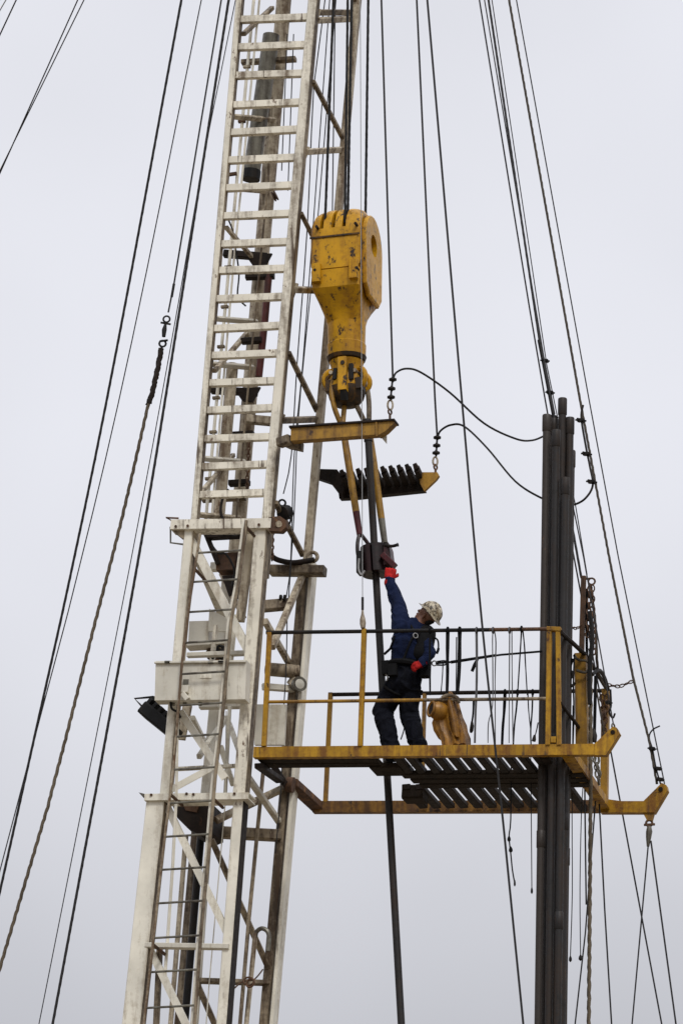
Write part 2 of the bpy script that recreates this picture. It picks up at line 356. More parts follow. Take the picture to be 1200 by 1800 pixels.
cb = part(lw, 'collar_pipe', tubeg(smooth(PX([(474, 975, 1.0), (488, 984, 1.05), (512, 989, 1.1), (534, 987, 1.15), (552, 984, 1.2)])), pm(5), 10), 'darkrust')
part(cb, 'eye', ring(U(549, 979, 1.2), Vector((.2, -1, 0)), pm(9), pm(3.6), 18, 8), 'tan')
# braces of the front face
for a, b, w, m in (((325, 930), (437, 1146), 15, 'clean'), ((316, 1250), (395, 1368), 13, 'clean'), ((300, 1388), (376, 1347), 12, 'clean'), ((292, 1416), (404, 1652), 12, 'clean'),
                   ((255, 1652), (376, 1905), 12, 'clean'), ((228, 1918), (352, 2170), 12, 'clean')):
    part(lw, 'brace', prism(angp(pm(w), .08, .014, 1), U(*a, .06), U(*b, .06), off=(0, .04)), m)
part(lw, 'girt', box(U(257, 1662.5, .02), U(404, 1665, .02), pm(9), .10), 'panel')
part(lw, 'girt', box(U(232, 1922, .02), U(384, 1925, .02), pm(9), .10), 'panel')
part(lw, 'girt', box(U(372, 997, 1.30), U(440, 995, 1.30), pm(16), .10), 'panel')
part(lw, 'girt', box(U(352, 1240, 1.2), U(440, 1238, 1.2), pm(14), .10), 'panel')
for a, ya, b, yb, w, m in (((345, 975), .25, (392, 1085), 1.3, 14, 'panel'), ((434, 962), .3, (410, 1035), 1.25, 10, 'tan'), ((390, 1010), 1.3, (428, 1085), .9, 9, 'tan'),
                           ((338, 1262), .3, (366, 1320), 1.2, 10, 'panel'), ((398, 1262), 1.2, (350, 1330), .4, 9, 'panel'), ((402, 1270), .9, (428, 1340), .4, 9, 'panel')):
    part(lw, 'brace', box(U(*a, ya), U(*b, yb), pm(w), .06), m)
gb = part(lw, 'guide_block', plate([(302, 1412), (372, 1412), (372, 1462), (354, 1470), (330, 1456), (312, 1438)], .55, .45), 'darkrust')
part(gb, 'wear_pad', plate([(322, 1414), (350, 1414), (346, 1428), (326, 1424)], .53, .02), 'rust')
part(lw, 'guide_block', plate([(378, 972), (426, 970), (424, 1000), (380, 1002)], 1.0, .2), 'rust')
part(lw, 'guide_arm', box(U(366, 944, .9), U(440, 940, .9), pm(9), .12), 'darkrust')
part(lw, 'guide_arm', box(U(362, 938, .9), U(384, 992, 1.0), pm(8), .08), 'darkrust')
part(lw, 'guide_arm', box(U(438, 938, .9), U(418, 990, 1.0), pm(9), .08), 'darkrust')
part(lw, 'hose', tubeg(smooth(PX([(404, 925, .7), (400, 935, .7), (412, 942, .7), (428, 938, .7), (436, 950, .7), (430, 968, .7)])), pm(2.4), 6), 'black')
part(lw, 'hose', tubeg(smooth(PX([(372, 958, .7), (384, 972, .7), (398, 975, .7), (412, 1002, .75), (408, 1030, .8)])), pm(2.0), 6), 'black')
part(lw, 'guide_block', plate([(390, 1012), (420, 1010), (410, 1044), (402, 1048)], 1.05, .2), 'darkrust')
part(lw, 'guide_rail', box(U(443, 935, .34), U(422, 1092, .34), pm(14), .10), 'tan')
part(lw, 'guide_rail', box(U(413, 1082, .32), U(405, 1162, .32), pm(8), .08), 'white')
part(lw, 'guide_rail', box(U(380, 1100, .6), U(373, 1164, .6), pm(7), .08), 'white')
part(lw, 'girt', box(U(330, 1152, .3), U(436, 1148, .3), pm(8), .08), 'panel')
part(lw, 'brace', box(U(388, 1312, .5), U(410, 1380, .5), pm(9), .06), 'clean')
part(lw, 'brace', box(U(404, 1242, .5), U(396, 1396, .5), pm(5), .05), 'panel')
part(lw, 'brace', box(U(330, 1240, .6), U(318, 1300, .6), pm(16), .06), 'tan')
part(lw, 'girt', box(U(310, 1352, .3), U(420, 1346, .3), pm(6), .06), 'white')
part(lw, 'guide_rail', box(U(281, 1668, .16), U(266, 2000, .16), pm(9), .08), 'brown')
part(lw, 'guide_rail', box(U(327, 1470, .8), U(292, 1900, .8), pm(7), .06), 'tan')
part(lw, 'guide_rail', box(U(371, 1440, .7), U(338, 1900, .7), pm(6), .06), 'panel')
part(lw, 'hose', tubeg(smooth(PX([(402, 1155, .5), (396, 1140, .5), (384, 1136, .5), (380, 1150, .5), (372, 1158, .5)])), pm(2.6), 6), 'black')
part(lw, 'valve', join(lathe(U(386, 1142, .55), U(392, 1158, .55), [(0, .03), (.3, .07), (.7, .07), (1, .03)], 10), lathe(U(390, 1146, .5), U(398, 1146, .5), [(0, .05), (1, .05)], 8)), 'darkrust')
part(lw, 'junction_box', plate([(333, 1092), (367, 1091), (366, 1126), (331, 1127)], .75, .25), 'panel')
part(lw, 'gusset', plate([(368, 1070), (402, 1088), (402, 1110), (366, 1109)], .7, .03), 'panel')
part(lw, 'valve', join(lathe(U(372, 1137, .8), U(380, 1160, .8), [(0, .04), (.3, .09), (.7, .09), (1, .05)], 10), box(U(366, 1148, .8), U(396, 1152, .8), .05, .05)), 'rust')
part(lw, 'shelf', box(U(330, 1137, .7), U(400, 1133, .7), pm(7), .2), 'panel')
# right-hand face of the lower section
def rs(name, a, b, w, d, m, ya=.18, yb=1.38): return part(lw, name, box(U(*a, ya), U(*b, yb), pm(w), d), m)
rs('girt', (462, 1066), (508, 1062), 20, .10, 'brown', 1.0, 1.2)
part(lw, 'sheave', join(*[lathe(U(492+7*i, 1051, 1.1), U(495+7*i, 1051, 1.1), [(0, pm(6)), (1, pm(6))], 12) for i in range(2)]), 'black')
rs('brace', (538, 996), (478, 1138), 11, .07, 'tan', 1.38, .3); rs('brace', (466, 1092), (508, 1166), 10, .07, 'tan')
part(lw, 'girt', prism(circ(pm(12.5), 14), U(468, 1176, 1.1), U(524, 1181, 1.3)), 'brown')
rs('girt', (462, 1207), (516, 1211), 12, .06, 'panel', 1.1, 1.35)
part(lw, 'side_panel', plate([(448, 1238), (503, 1238), (499, 1309), (447, 1309)], 1.0, .05), 'panel')
rs('brace', (497, 1386), (380, 1442), 12, .07, 'tan', 1.38, .6); rs('brace', (437, 1368), (490, 1444), 11, .06, 'panel')
rs('girt', (382, 1463), (492, 1469), 20, .12, 'brown', 1.0, 1.38)
rs('brace', (372, 1476), (472, 1702), 10, .06, 'brown', .5, 1.38); rs('girt', (350, 1724), (470, 1728), 8, .08, 'brown', .6, 1.38)
rs('brace', (346, 1728), (402, 1856), 10, .06, 'brown', .6, 1.2); rs('girt', (330, 1990), (450, 1994), 9, .08, 'brown', .6, 1.38)
part(lw, 'standpipe', tubeg(PX([(464, 1342, .9), (438, 1610, .9), (400, 2060, .9)]), pm(3.8), 8), 'brown')
hs = part(lw, 'standpipe', tubeg(PX([(449, 1640, 1.0), (433, 1800, 1.0), (407, 2060, 1.0)]), pm(4.6), 8), 'tan')
part(hs, 'gooseneck', tubeg(smooth(PX([(449, 1648, 1.), (451, 1638, 1.), (460, 1632, 1.), (470, 1637, 1.), (473, 1650, 1.), (471, 1672, 1.)])), pm(4.2), 8), 'olive')
part(lw, 'lashing', join(tubeg(smooth(PX([(398, 1752, .8), (424, 1727, .85), (446, 1722, .9), (462, 1704, 1.)])), pm(1.4), 5), ring(U(437, 1725, .85), Vector((.3, -1, .4)), pm(9), pm(2), 12, 5), ring(U(440, 1728, .8), Vector((-.3, -1, .1)), pm(8), pm(2), 12, 5)), 'rust')
for x, y in ((328, 1395), (340, 1396), (412, 1395), (266, 1397), (309, 925), (330, 924), (455, 922)):
    part(lw, 'bolt', lathe(U(x, y, -.075), U(x, y, .0), [(0, pm(2.6)), (1, pm(2.6))], 6), 'rust')
part(lw, 'air_line', tubeg(PX([(398, 1250, .3), (396, 1412, .3), (368, 1727, .3), (355, 1900, .3)]), pm(1.1), 5), 'panel')
part(lw, 'air_line', tubeg(PX([(312, 1262, .0), (310, 1400, -.12), (304, 1520, .1), (290, 1720, .1)]), pm(3), 6), 'clean')

# ---- climbing ladder on the lower section
ld = thing('climbing_ladder', 'thin rusty climbing ladder fixed in front of the lower mast section', 'ladder', U(200, 2300, -.3))
YL = -.34
lr = [(352, 938), (335, 1047), (320, 1167), (305, 1350), (285, 1512), (272, 1633), (253, 1800), (200, 2300)]
rr = [(433, 915), (420, 1020), (406, 1093), (391, 1262), (379, 1360), (367, 1500), (354, 1633), (342, 1800), (295, 2300)]
part(ld, 'rail', tubeg(PX([(u, v, YL) for u, v in lr]), pm(2.6), 7), 'ladder'); part(ld, 'rail', tubeg(PX([(u, v, YL) for u, v in rr]), pm(3.2), 7), 'brown'); part(ld, 'side_strip', tubeg(PX([(u-5, v+2, YL+.05) for u, v in rr]), pm(2.6), 5), 'clean')
def at(pl, v):
    for (a, b), (c, d) in zip(pl, pl[1:]):
        if b <= v <= d: return a+(c-a)*(v-b)/(d-b)
for v in (971, 1022, 1075, 1129, 1184, 1239, 1294, 1352, 1411, 1470, 1528, 1587, 1648, 1708, 1771, 1832, 1893):
    part(ld, 'rung', tubeg(PX([(at(lr, v+1), v+1, YL), (at(rr, v-4), v-4, YL)]), pm(2.1), 6), 'olive')
for v in (1000, 1396, 1660): part(ld, 'standoff', tubeg([U(at(lr, v), v, YL), U(at(lr, v), v, YL)+Vector((0, .45, 0))], pm(3), 6), 'rust')
for v in (925, 1404): part(ld, 'standoff', tubeg([U(at(rr, v), v, YL), U(at(rr, v), v, YL)+Vector((0, .36, 0))], pm(3), 6), 'rust')

# ---- boxes and lamps on the mast
eb = thing('equipment_box', 'pale grey steel equipment box behind the rusty ladder', 'box', U(340, 1231, -.1))
part(eb, 'housing', plate([(274, 1162), (433, 1160), (431, 1229), (272, 1231)], -.26, .17), 'panel')
part(eb, 'lid_seam', plate([(398, 1163), (400, 1163), (398, 1229), (396, 1229)], -.268, .01), 'brown')
for u_ in (290, 366, 384): part(eb, 'hinge', box(U(u_, 1164, -.275), U(u_+9, 1164, -.275), .03, .03), 'olive')
part(eb, 'lid_lip', box(U(272, 1165, -.275), U(432, 1163, -.275), .018, .03), 'panel')
part(eb, 'warning_plate', plate([(352, 1180), (372, 1180), (371.5, 1192), (351.5, 1192)], -.266, .007), 'clean')
part(eb, 'conduit', tubeg(smooth(PX([(300, 1230, -.18), (302, 1245, -.18), (312, 1252, -.1), (318, 1262, .1)])), pm(2.2), 6), 'black')
part(eb, 'latch', join(box(U(318, 1212, -.28), U(332, 1212, -.28), .08, .05), box(U(321, 1219, -.29), U(330, 1230, -.29), .06, .06)), 'panel')
part(eb, 'nameplate', plate([(322, 1194), (332, 1194), (331, 1203), (321, 1203)], -.266, .007), 'olive')
part(eb, 'gland', join(*[prism(circ(pm(4), 8), U(u, 1226, -.15), U(u, 1240, -.15)) for u in (304, 325, 352)]), 'olive')
fl = thing('floodlight', 'black floodlight tilted down below the equipment box', 'floodlight', U(300, 1290, .3))
def slab(a, b, Y1, Y2, th): return box(U(*a, Y1), U(*b, Y2), pm(th), .32)
part(fl, 'housing', slab((256, 1248), (308, 1290), .30, .30, 24), 'black')
part(fl, 'cooling_fins', join(*[box(U(262+9*i, 1242+7.6*i, .30), U(266+9*i, 1245.5+7.6*i, .30), pm(29), .28) for i in range(5)]), 'black')
part(fl, 'bracket', join(tubeg(PX([(270, 1225, .3), (237, 1228, .3), (254, 1246, .3)]), pm(2.4), 6), tubeg(PX([(270, 1225, .3), (278, 1250, .3)]), pm(3), 6), tubeg(PX([(268, 1226, .3), (300, 1230, .3)]), pm(3), 6)), 'black')
ra = thing('round_lamp', 'small round work lamp on the rear leg of the lower mast section', 'lamp', U(520, 1202, 1.25))
cL = U(527, 1202, 1.22); dl = Vector((.65, -.75, -.05)).normalized()
part(ra, 'housing', lathe(cL-dl*.16, cL, [(0, .03), (.2, .06), (.75, .085), (1, .088), (1, .074)], 18), 'olive')
part(ra, 'lens', lathe(cL-dl*.02, cL+dl*.012, [(0, .073), (.6, .06), (1, .01)], 18), 'lens')
part(ra, 'mount', box(U(512, 1196, 1.3), U(522, 1203, 1.25), .11, .08), 'tan')

# ------------------------------------------------------------------ snatch block and chain hanging beside the front leg
sb = thing('snatch_block', 'small black snatch block hanging at the right end of the collar beam', 'pulley', U(502, 925, .5))
part(sb, 'cheek', lathe(U(495, 903, .48), U(507, 900, .58), [(0, .05), (.1, .085), (.9, .085), (1, .05)], 14), 'black')
part(sb, 'shackle', ring(U(496, 884, .5), Vector((.4, -1, 0)), pm(6), pm(2), 12, 6), 'black')
part(sb, 'swivel', prism(circ(pm(3), 8), U(497, 890, .5), U(500, 897, .5)), 'rust')
part(sb, 'rope_tail', tubeg(smooth(PX([(505, 905, .5), (511, 912, .5), (508, 922, .5)])), pm(2), 6), 'black')

# ------------------------------------------------------------------ travelling block with hook
YB = .78                                            # well centre line
tb = thing('travelling_block', 'big yellow travelling block with hook hanging from the hoist lines', 'block', U(612, 700, YB))
x0, x1 = U(546, 450, YB-.40).x, U(632, 450, YB-.40).x
xc, hw = (x0+x1)/2, (x1-x0)/2
zA = U(650, 432, YB).z                              # sheave axis
def zb(v): return U(600, v, YB-.3).z
R = .42
prof = [(R*math.cos(a), zA+.02+R*1.02*math.sin(a)) for a in [math.pi*i/16 for i in range(17)]]
zs, zl, zn, ze = zb(476), zb(508), zb(556), zb(613)
def xprism(prof, xa, xb, inset=.035, dome=0):
    n = len(prof); cy = sum(p[0] for p in prof)/n; cz = sum(p[1] for p in prof)/n; V = []
    ks = [(0, 1-inset/R, .22), (inset, 1, .12), (inset*2.6, 1, .05), (inset*4.5, 1, .01), (inset*6, 1, 0)] if dome else [(0, 1-inset/R, 0), (inset, 1, 0)]
    rings = [(xa+d, k, t) for d, k, t in ks]+[(xb-d, k, t*.75) for d, k, t in ks[::-1]]
    for x, k, t in rings: V += [Vector((x, YB+cy+(y-cy)*k, (lambda q: zA+(q-zA)*(1-t) if q > zA else q)(cz+(z-cz)*k))) for y, z in prof]
    F = []
    for j in range(len(rings)-1):
        for i in range(n): F.append((j*n+i, j*n+(i+1) % n, (j+1)*n+(i+1) % n, (j+1)*n+i))
    return V, F+[tuple(range(n))[::-1], tuple(range((len(rings)-1)*n, len(rings)*n))]
upper = xprism([(R, zs)]+prof+[(-R, zs)], x0, x1, .03, 1)
cut = []
for u in (568, 588, 607):
    p = U(u, 388, YB-R*.8)
    cut.append(box(Vector((p.x, YB-.37, zA+.10)), Vector((p.x, YB-.37, zA+.50)), .042, .20))
    cut.append(box(Vector((p.x, YB-.22, zA+.16)), Vector((p.x, YB-.22, zA+.60)), .042, .24))
cut.append(prism(circ(.13, 20), Vector((x1-.07, YB+.02, zA)), Vector((x1+.1, YB+.02, zA))))
org = ORG[tb.name]
def cutmods(cutters):
    def f(t):
        for cg in cutters:
            c = bpy.data.objects.new('cut', mesh('cut', cg, 'block', org)); col.objects.link(c); cut_objs.append(c)
            md = t.modifiers.new('b', 'BOOLEAN'); md.object = c; md.operation = 'DIFFERENCE'; md.solver = 'EXACT'
    return f
cut_objs = []
def cutpart(parent, name, g, m, cutters):
    me = baked(name, g, m, org, cutmods(cutters))
    while len(me.materials) > 1: me.materials.pop()
    for p in me.polygons: p.material_index = 0
    me.set_sharp_from_angle(angle=math.radians(28))
    o = bpy.data.objects.new(name, me); col.objects.link(o); o.parent = parent; ORG[o.name] = org
    for c in cut_objs: bpy.data.objects.remove(c)
    cut_objs.clear(); return o
ub = cutpart(tb, 'sheave_cover', upper, 'block', cut)
for u in (568, 588, 607):                           # the sheaves inside, seen through the slots
    p = U(u, 388, YB-R*.8); part(ub, 'sheave', lathe(Vector((p.x-.025, YB, zA)), Vector((p.x+.025, YB, zA)), [(0, R*.80), (.3, R*.74), (.5, R*.70), (.7, R*.74), (1, R*.80)], 24), 'black')
part(ub, 'sheave_pin', prism(circ(.10, 14), Vector((x1-.069, YB+.02, zA)), Vector((x1-.045, YB+.02, zA))), 'ochre')
# raised cheek on the right side with the pin hole
ck = [(R*.86*math.cos(a), zA+R*.86*math.sin(a)) for a in [math.radians(-62+i*(242+62)/20) for i in range(21)]]
ck = [(.36*math.cos(a)+.03, zA+.36*math.sin(a)) for a in [math.pi*i/12 for i in range(13)]]+[(-.30, zl+.05), (-.16, zl-.06), (.26, zl-.06), (.36, zl+.04)]
cutpart(tb, 'cheek_plate', xprism(ck, x1-.002, x1+.055, .015), 'block', [prism(circ(.13, 20), Vector((x1-.2, YB+.02, zA)), Vector((x1+.2, YB+.02, zA)))])
part(tb, 'seam_band', box(Vector((x0-.004, YB-R-.006, zA-.01)), Vector((x1+.004, YB-R-.006, zA-.01)), .022, .016), 'grease')
# body below the cover, tapering into the round neck
def rr_ring(z, a, b, c, cyl, n=32):
    o = []
    for i in range(n):
        t = 2*math.pi*(i+.5)/n; e = (1-cyl)*.10+cyl*1.0; cx_, sy_ = math.cos(t), math.sin(t)
        o.append(Vector((xc+c+a*math.copysign(abs(cx_)**e, cx_), YB+b*math.copysign(abs(sy_)**e, sy_), z)))
    return o
def loft(rings):
    n = len(rings[0]); V = [p for r in rings for p in r]; F = []
    for j in range(len(rings)-1):
        for i in range(n): F.append((j*n+i, j*n+(i+1) % n, (j+1)*n+(i+1) % n, (j+1)*n+i))
    return V, F+[tuple(range(n))[::-1], tuple(range((len(rings)-1)*n, len(rings)*n))]
rn = pm(35); nx = U(609, 585, YB).x-xc
body = loft([rr_ring(zs-.012, hw, R, 0, 0), rr_ring(zl, hw*.97, R*.97, 0, 0), rr_ring(zb(524), hw*.87, R*.80, nx*.2, .25), rr_ring(zb(540), hw*.80, R*.64, nx*.6, .6), rr_ring(zn, rn*1.0, rn*1.05, nx, 1), rr_ring(zb(590), rn*.97, rn, nx, 1),
             rr_ring(zb(592), rn*1.02, rn*1.04, nx, 1), rr_ring(ze, rn, rn, nx, 1)])
lb = part(tb, 'body', body, 'block'); lb.data.set_sharp_from_angle(angle=math.radians(20))
for u in (557, 622):
    p = U(u, 484, YB-R); part(lb, 'lug', box(Vector((p.x, p.y-.02, zb(500))), Vector((p.x, p.y-.02, zb(468))), .10, .07), 'block')
for u, v in ((553, 474), (626, 470), (556, 398), (624, 392)):
    p = U(u, v, YB-R-.06); part(lb, 'bolt', prism(circ(.018, 6), p, p+Vector((0, .08, 0))), 'darkrust')
cx = Vector((xc+nx, YB, 0))
def cz(v): return Vector((cx.x, cx.y, zb(v)))
part(tb, 'neck_ring', lathe(cz(621), cz(611), [(0, rn*.72), (.25, rn*.98), (.85, rn*1.05), (1, rn*.9)], 24), 'grease')
hk = part(tb, 'hook_body', lathe(cz(699), cz(616), [(0, .04), (.06, .13), (.2, .19), (.4, .215), (.58, .20), (.72, .165), (.84, .18), (.93, .20), (1, .16)], 24), 'block')
part(hk, 'hook_saddle', lathe(cz(700), cz(668), [(0, .03), (.12, .14), (.45, .198), (.8, .218), (.98, .221), (1, .15)], 24), 'grease')
part(hk, 'fin', box(cz(684)+Vector((.02, -.235, 0)), cz(624)+Vector((.01, -.20, 0)), .105, .10), 'block')
part(hk, 'slot_shade', box(cz(698)+Vector((.03, -.2, 0)), cz(682)+Vector((.03, -.235, 0)), .075, .08), 'black')  # solid black blocks: the dark inside the hook's cavities put in as colour
part(hk, 'slot_shade', box(cz(662)+Vector((.105, -.175, 0)), cz(634)+Vector((.10, -.165, 0)), .05, .06), 'black')
part(hk, 'slot_shade', box(cz(660)+Vector((-.085, -.185, 0)), cz(640)+Vector((-.085, -.165, 0)), .045, .06), 'black')
part(hk, 'pin', prism(circ(.026, 8), cz(635)+Vector((.025, -.27, 0)), cz(635)+Vector((.025, -.15, 0))), 'grease')
for s_ in (-1, 1):
    c = cz(652)+Vector((s_*.160, -.05, 0))
    part(hk, 'link_ear', join(ring(c, Vector((s_*.35, 1, 0)), .085, .034, 18, 8, 1.25, Vector((0, 0, 1))), box(c+Vector((-s_*.07, .04, .07)), c+Vector((-s_*.075, .04, .20)), .12, .15), ring(c+Vector((0, .13, -.02)), Vector((-s_*.2, 1, .1)), .085, .034, 18, 8, 1.2, Vector((0, 0, 1)))), 'block')
    part(hk, 'ear_lip', ring(c+Vector((0, -.03, -.02)), Vector((s_*.25, 1, .15)), .055, .022, 16, 6), 'grease')
    part(hk, 'ear_bolt', prism(circ(.024, 8), c+Vector((-s_*.02, -.12, .05)), c+Vector((-s_*.02, .0, .05))), 'tan')
    part(hk, 'lug', box(c+Vector((s_*.02, -.03, -.17)), c+Vector((s_*.01, -.03, -.04)), .07, .17), 'grease')

# ------------------------------------------------------------------ elevator links, elevator and the joint of pipe it holds
def link(label, top, mid, bot, eye, mt, mb):
    t = thing('elevator_link', label, 'link', U(*bot[-1]), 'elevator links below the hook')
    part(t, 'upper_eye', tubeg(smooth(PX(top)), pm(4.8), 10), mt)
    a, b = PX(mid); c = a.lerp(b, .80)
    part(t, 'bar', tubeg([a, a.lerp(b, .3), c], [pm(5.5), pm(6.8), pm(6.5)], 12), 'ochre')
    part(t, 'stem', tubeg([c, b], [pm(6.5), pm(5.6)], 12), mb)
    part(t, 'lower_eye', tubeg(smooth(PX(eye)), pm(3.6), 8), 'elev')
link('ochre elevator link on the left, hanging clear of the dark pipe', [(600, 748, YB-.1), (588, 718, YB-.16), (583, 690, YB-.16), (586, 664, YB-.12), (596, 652, YB-.06), (606, 668, YB), (606, 700, YB), (602, 748, YB-.1)],
     [(601, 742, YB-.1), (632, 940, YB-.1)], [(636, 1000, YB-.1)], [(632, 936, YB-.1), (628, 956, YB-.14), (630, 978, YB-.14), (642, 986, YB-.1), (654, 974, YB-.06), (646, 955, YB-.06), (633, 938, YB-.1)], 'ochre', 'elevred')
link('ochre elevator link on the right, half hidden behind the dark pipe', [(646, 752, YB+.12), (634, 728, YB+.06), (622, 700, YB+.02), (622, 668, YB), (634, 655, YB+.05), (642, 670, YB+.08), (648, 705, YB+.12), (648, 752, YB+.12)],
     [(647, 745, YB+.12), (676, 955, YB+.12)], [(676, 985, YB+.12)], [(675, 950, YB+.12), (668, 966, YB+.08), (672, 988, YB+.08), (684, 990, YB+.1), (688, 972, YB+.14), (677, 952, YB+.12)], 'brown', 'olive')
YP = YB
hp = thing('hanging_pipe', 'dark pipe joint held upright in the elevator beside the worker', 'pipe', U(846, 4450, YP))
part(hp, 'pipe', tubeg(PX([(645.5, 745, YP), (705, 1800, YP), (846, 4300, YP)]), pm(6.6), 16), 'pipe')
part(hp, 'coupling', tubeg(PX([(645.0, 738, YP), (647.2, 776, YP)]), pm(8.0), 16), 'pipe')
el = thing('elevator', 'greasy dark red pipe elevator gripped by the worker', 'elevator', U(660, 1010, YP))
ec = U(659.5, 986, YP)
A0, A1 = U(661, 1010, YP), U(658, 963, YP)
for s_ in (-1, 1):
    pr = [(s_*.012+s_*.15*math.cos(a), .17*math.sin(a)) for a in [(-math.pi/2+math.pi*i/12) for i in range(13)]]
    part(el, 'jaw', prism(pr if s_ > 0 else pr[::-1], A0, A1), 'elev')
part(el, 'top_collar', lathe(A1, A1+(A1-A0)*.14, [(0, .12), (.6, .12), (1, .075)], 16), 'black')
part(el, 'hinge_lug', box(U(634, 1009, YP-.1), U(634, 972, YP-.1), pm(11), .16), 'black')
part(el, 'hinge_lug', box(U(681, 998, YP-.02), U(677, 966, YP), pm(22), .20), 'elevred')
part(el, 'latch', box(U(672, 975, YP-.16), U(694, 996, YP-.14), pm(11), .09), 'elevred')
part(el, 'handle', tubeg(smooth(PX([(676, 958, YP-.1), (688, 960, YP-.12), (699, 957.5, YP-.14)])), [pm(3)]*16+[pm(4)], 8), 'black')
part(el, 'lift_bail', tubeg(smooth(PX([(631, 982, YP-.2), (630, 1000, YP-.2), (635, 1010, YP-.2), (641, 1003, YP-.2)])), pm(2), 6), 'wire_l')

# ------------------------------------------------------------------ rod board above: front beam and rear finger rack
rb = thing('rod_board_beam', 'yellow channel beam jutting from the mast just below the hook', 'beam', U(509, 776, .0))
part(rb, 'channel', prism(chan(pm(25), .12, .014), U(511, 763, .0), U(664, 752, .0), off=(0, .06)), 'ochre')
part(rb, 'tip', plate([(663, 739), (690, 737), (693, 742), (678, 757), (664, 765)], -.004, .12), 'ochre')
part(rb, 'stiffener', box(U(661, 738, -.012), U(662, 767, -.012), .02, .02), 'ochre')
part(rb, 'top_flange', box(U(508, 750, -.02), U(693, 737.5, -.02), .022, .20, off=(0, .09)), 'darkrust')
part(rb, 'gusset', plate([(668, 767), (679, 763), (679, 780)], .13, .02), 'panel')
part(rb, 'hinge', join(box(U(491, 779, .12), U(510, 772, .06), .10, .12), plate([(493, 779), (530, 776), (529, 790), (506, 785)], .16, .1)), 'brown')
for i in range(9): part(rb, 'finger_stub', prism(circ(.011, 6), U(528+15*i, 775-i*.95, .06), U(531+15*i, 777-i*.95, .3)), 'darkrust')
part(rb, 'eye_bolt', join(prism(circ(.014, 8), U(685, 737, .04), U(685, 728, .04)), ring(U(685, 724, .04), Vector((1, -.4, 0)), .03, .011, 12, 6)), 'rust')
fr = thing('rod_finger_rack', 'dark comb-like rod finger rack with a yellow end plate', 'rack', U(560, 873, 1.6))
YK = 1.62
part(fr, 'beam', plate([(592, 846), (733, 834), (746, 862), (618, 875), (596, 876)], YK, .10), 'darkrust')
part(fr, 'bracket', plate([(553, 824), (592, 825), (608, 848), (600, 874), (580, 848), (556, 840)], YK-.12, .10), 'darkrust')
part(fr, 'end_plate', plate([(731, 813), (741, 830), (768, 830), (771, 836), (766, 843), (745, 863), (738, 850)], YK-.14, .05), 'ochre')
for i in range(10):
    u = 600+14.3*i; v = 849-1.25*i
    P1, P2, P3 = U(u+13, v+8, YK), U(u+3, v-14, YK-.30), U(u-1, v-23, YK-.33)
    part(fr, 'finger', join(prism(rectp(.062, .08), P1, P2), prism(rectp(.062, .07), P2, P3, rectp(.040, .05))), 'darkrust')
part(fr, 'eye_bolt', join(prism(circ(.014, 8), U(765, 832, YK-.1), U(765, 824, YK-.1)), ring(U(765, 821, YK-.1), Vector((1, -.4, 0)), .03, .011, 12, 6)), 'rust')

# ------------------------------------------------------------------ tubing board
bd = thing('tubing_board', 'yellow railed tubing board platform cantilevered from the mast', 'platform', U(700, 1345, .5))
def Z0(x, y): return 19.279-.0738*(x+1.01)-.045*y
def B(x, y, h=0): return Vector((x, y, Z0(x, y)+h))
xs = lambda u, v, Y: U(u, v, Y).x
xl, xr = xs(445, 1318, 0), xs(1050, 1316, 0)
fb = part(bd, 'front_beam', prism(chan(.122, .09, .010), B(xl, 0, -.061), B(xr, 0, -.061), off=(0, .055)), 'yellow')
part(fb, 'ear', plate([(1045, 1306.5), (1076, 1277), (1083, 1279), (1088, 1289), (1064, 1327), (1044, 1327)], -.006, .09), 'yellow')
part(fb, 'ear_pin', lathe(U(1076, 1287, -.02), U(1076, 1287, .12), [(0, .026), (1, .026)], 10), 'darkrust')
# planks behind the front beam
xa, xb_ = xl+.02, xs(668, 1345, .3)
for i in range(2): part(bd, 'plank', box(B(xa, .19+.155*i, -.09), B(xb_, .19+.155*i, -.09), .05, .15), 'wood')
part(bd, 'plank', box(B(xs(655, 1350, .5), .52, -.10), B(xs(708, 1350, .5), .52, -.10), .06, .34), 'wood')
part(bd, 'knee_bracket', box(U(455, 1346, .1), U(492, 1372, 1.2), .10, .06), 'darkrust')
part(bd, 'knee_bracket', plate([(476, 1350), (486, 1346), (505, 1374), (498, 1384)], 1.2, .08), 'darkrust')
# comb fingers, two rows with the walk plank between
xf0, xf1 = xs(704, 1345, .3), xs(948, 1345, .3)
nf = 10; stp = (xf1-xf0)/nf
for i in range(nf+1):
    x = xf0+stp*i+random.uniform(-.008, .008)
    part(bd, 'finger', box(B(x, .11, -.085), B(x+.01, .66, -.085), .088, .07), 'darkrust')
xg0 = xs(722, 1398, 1.4)
for i in range(10):
    x = xg0+stp*i*1.02+random.uniform(-.008, .008)
    part(bd, 'finger', box(B(x, 1.16, -.085), B(x+.01, 1.88, -.075), .098, .06), 'darkrust')
for i in range(3): part(bd, 'plank', box(B(xs(712+9*i, 1370, .8), .70+.17*i, -.10), B(xs(952, 1370, .8)+.5, .70+.17*i, -.10), .055, .16), 'wood')
part(bd, 'finger_box', box(B(xs(715, 1400, 1.4), 1.3, -.13), B(xs(752, 1400, 1.4), 1.3, -.13), .16, .26), 'wood')
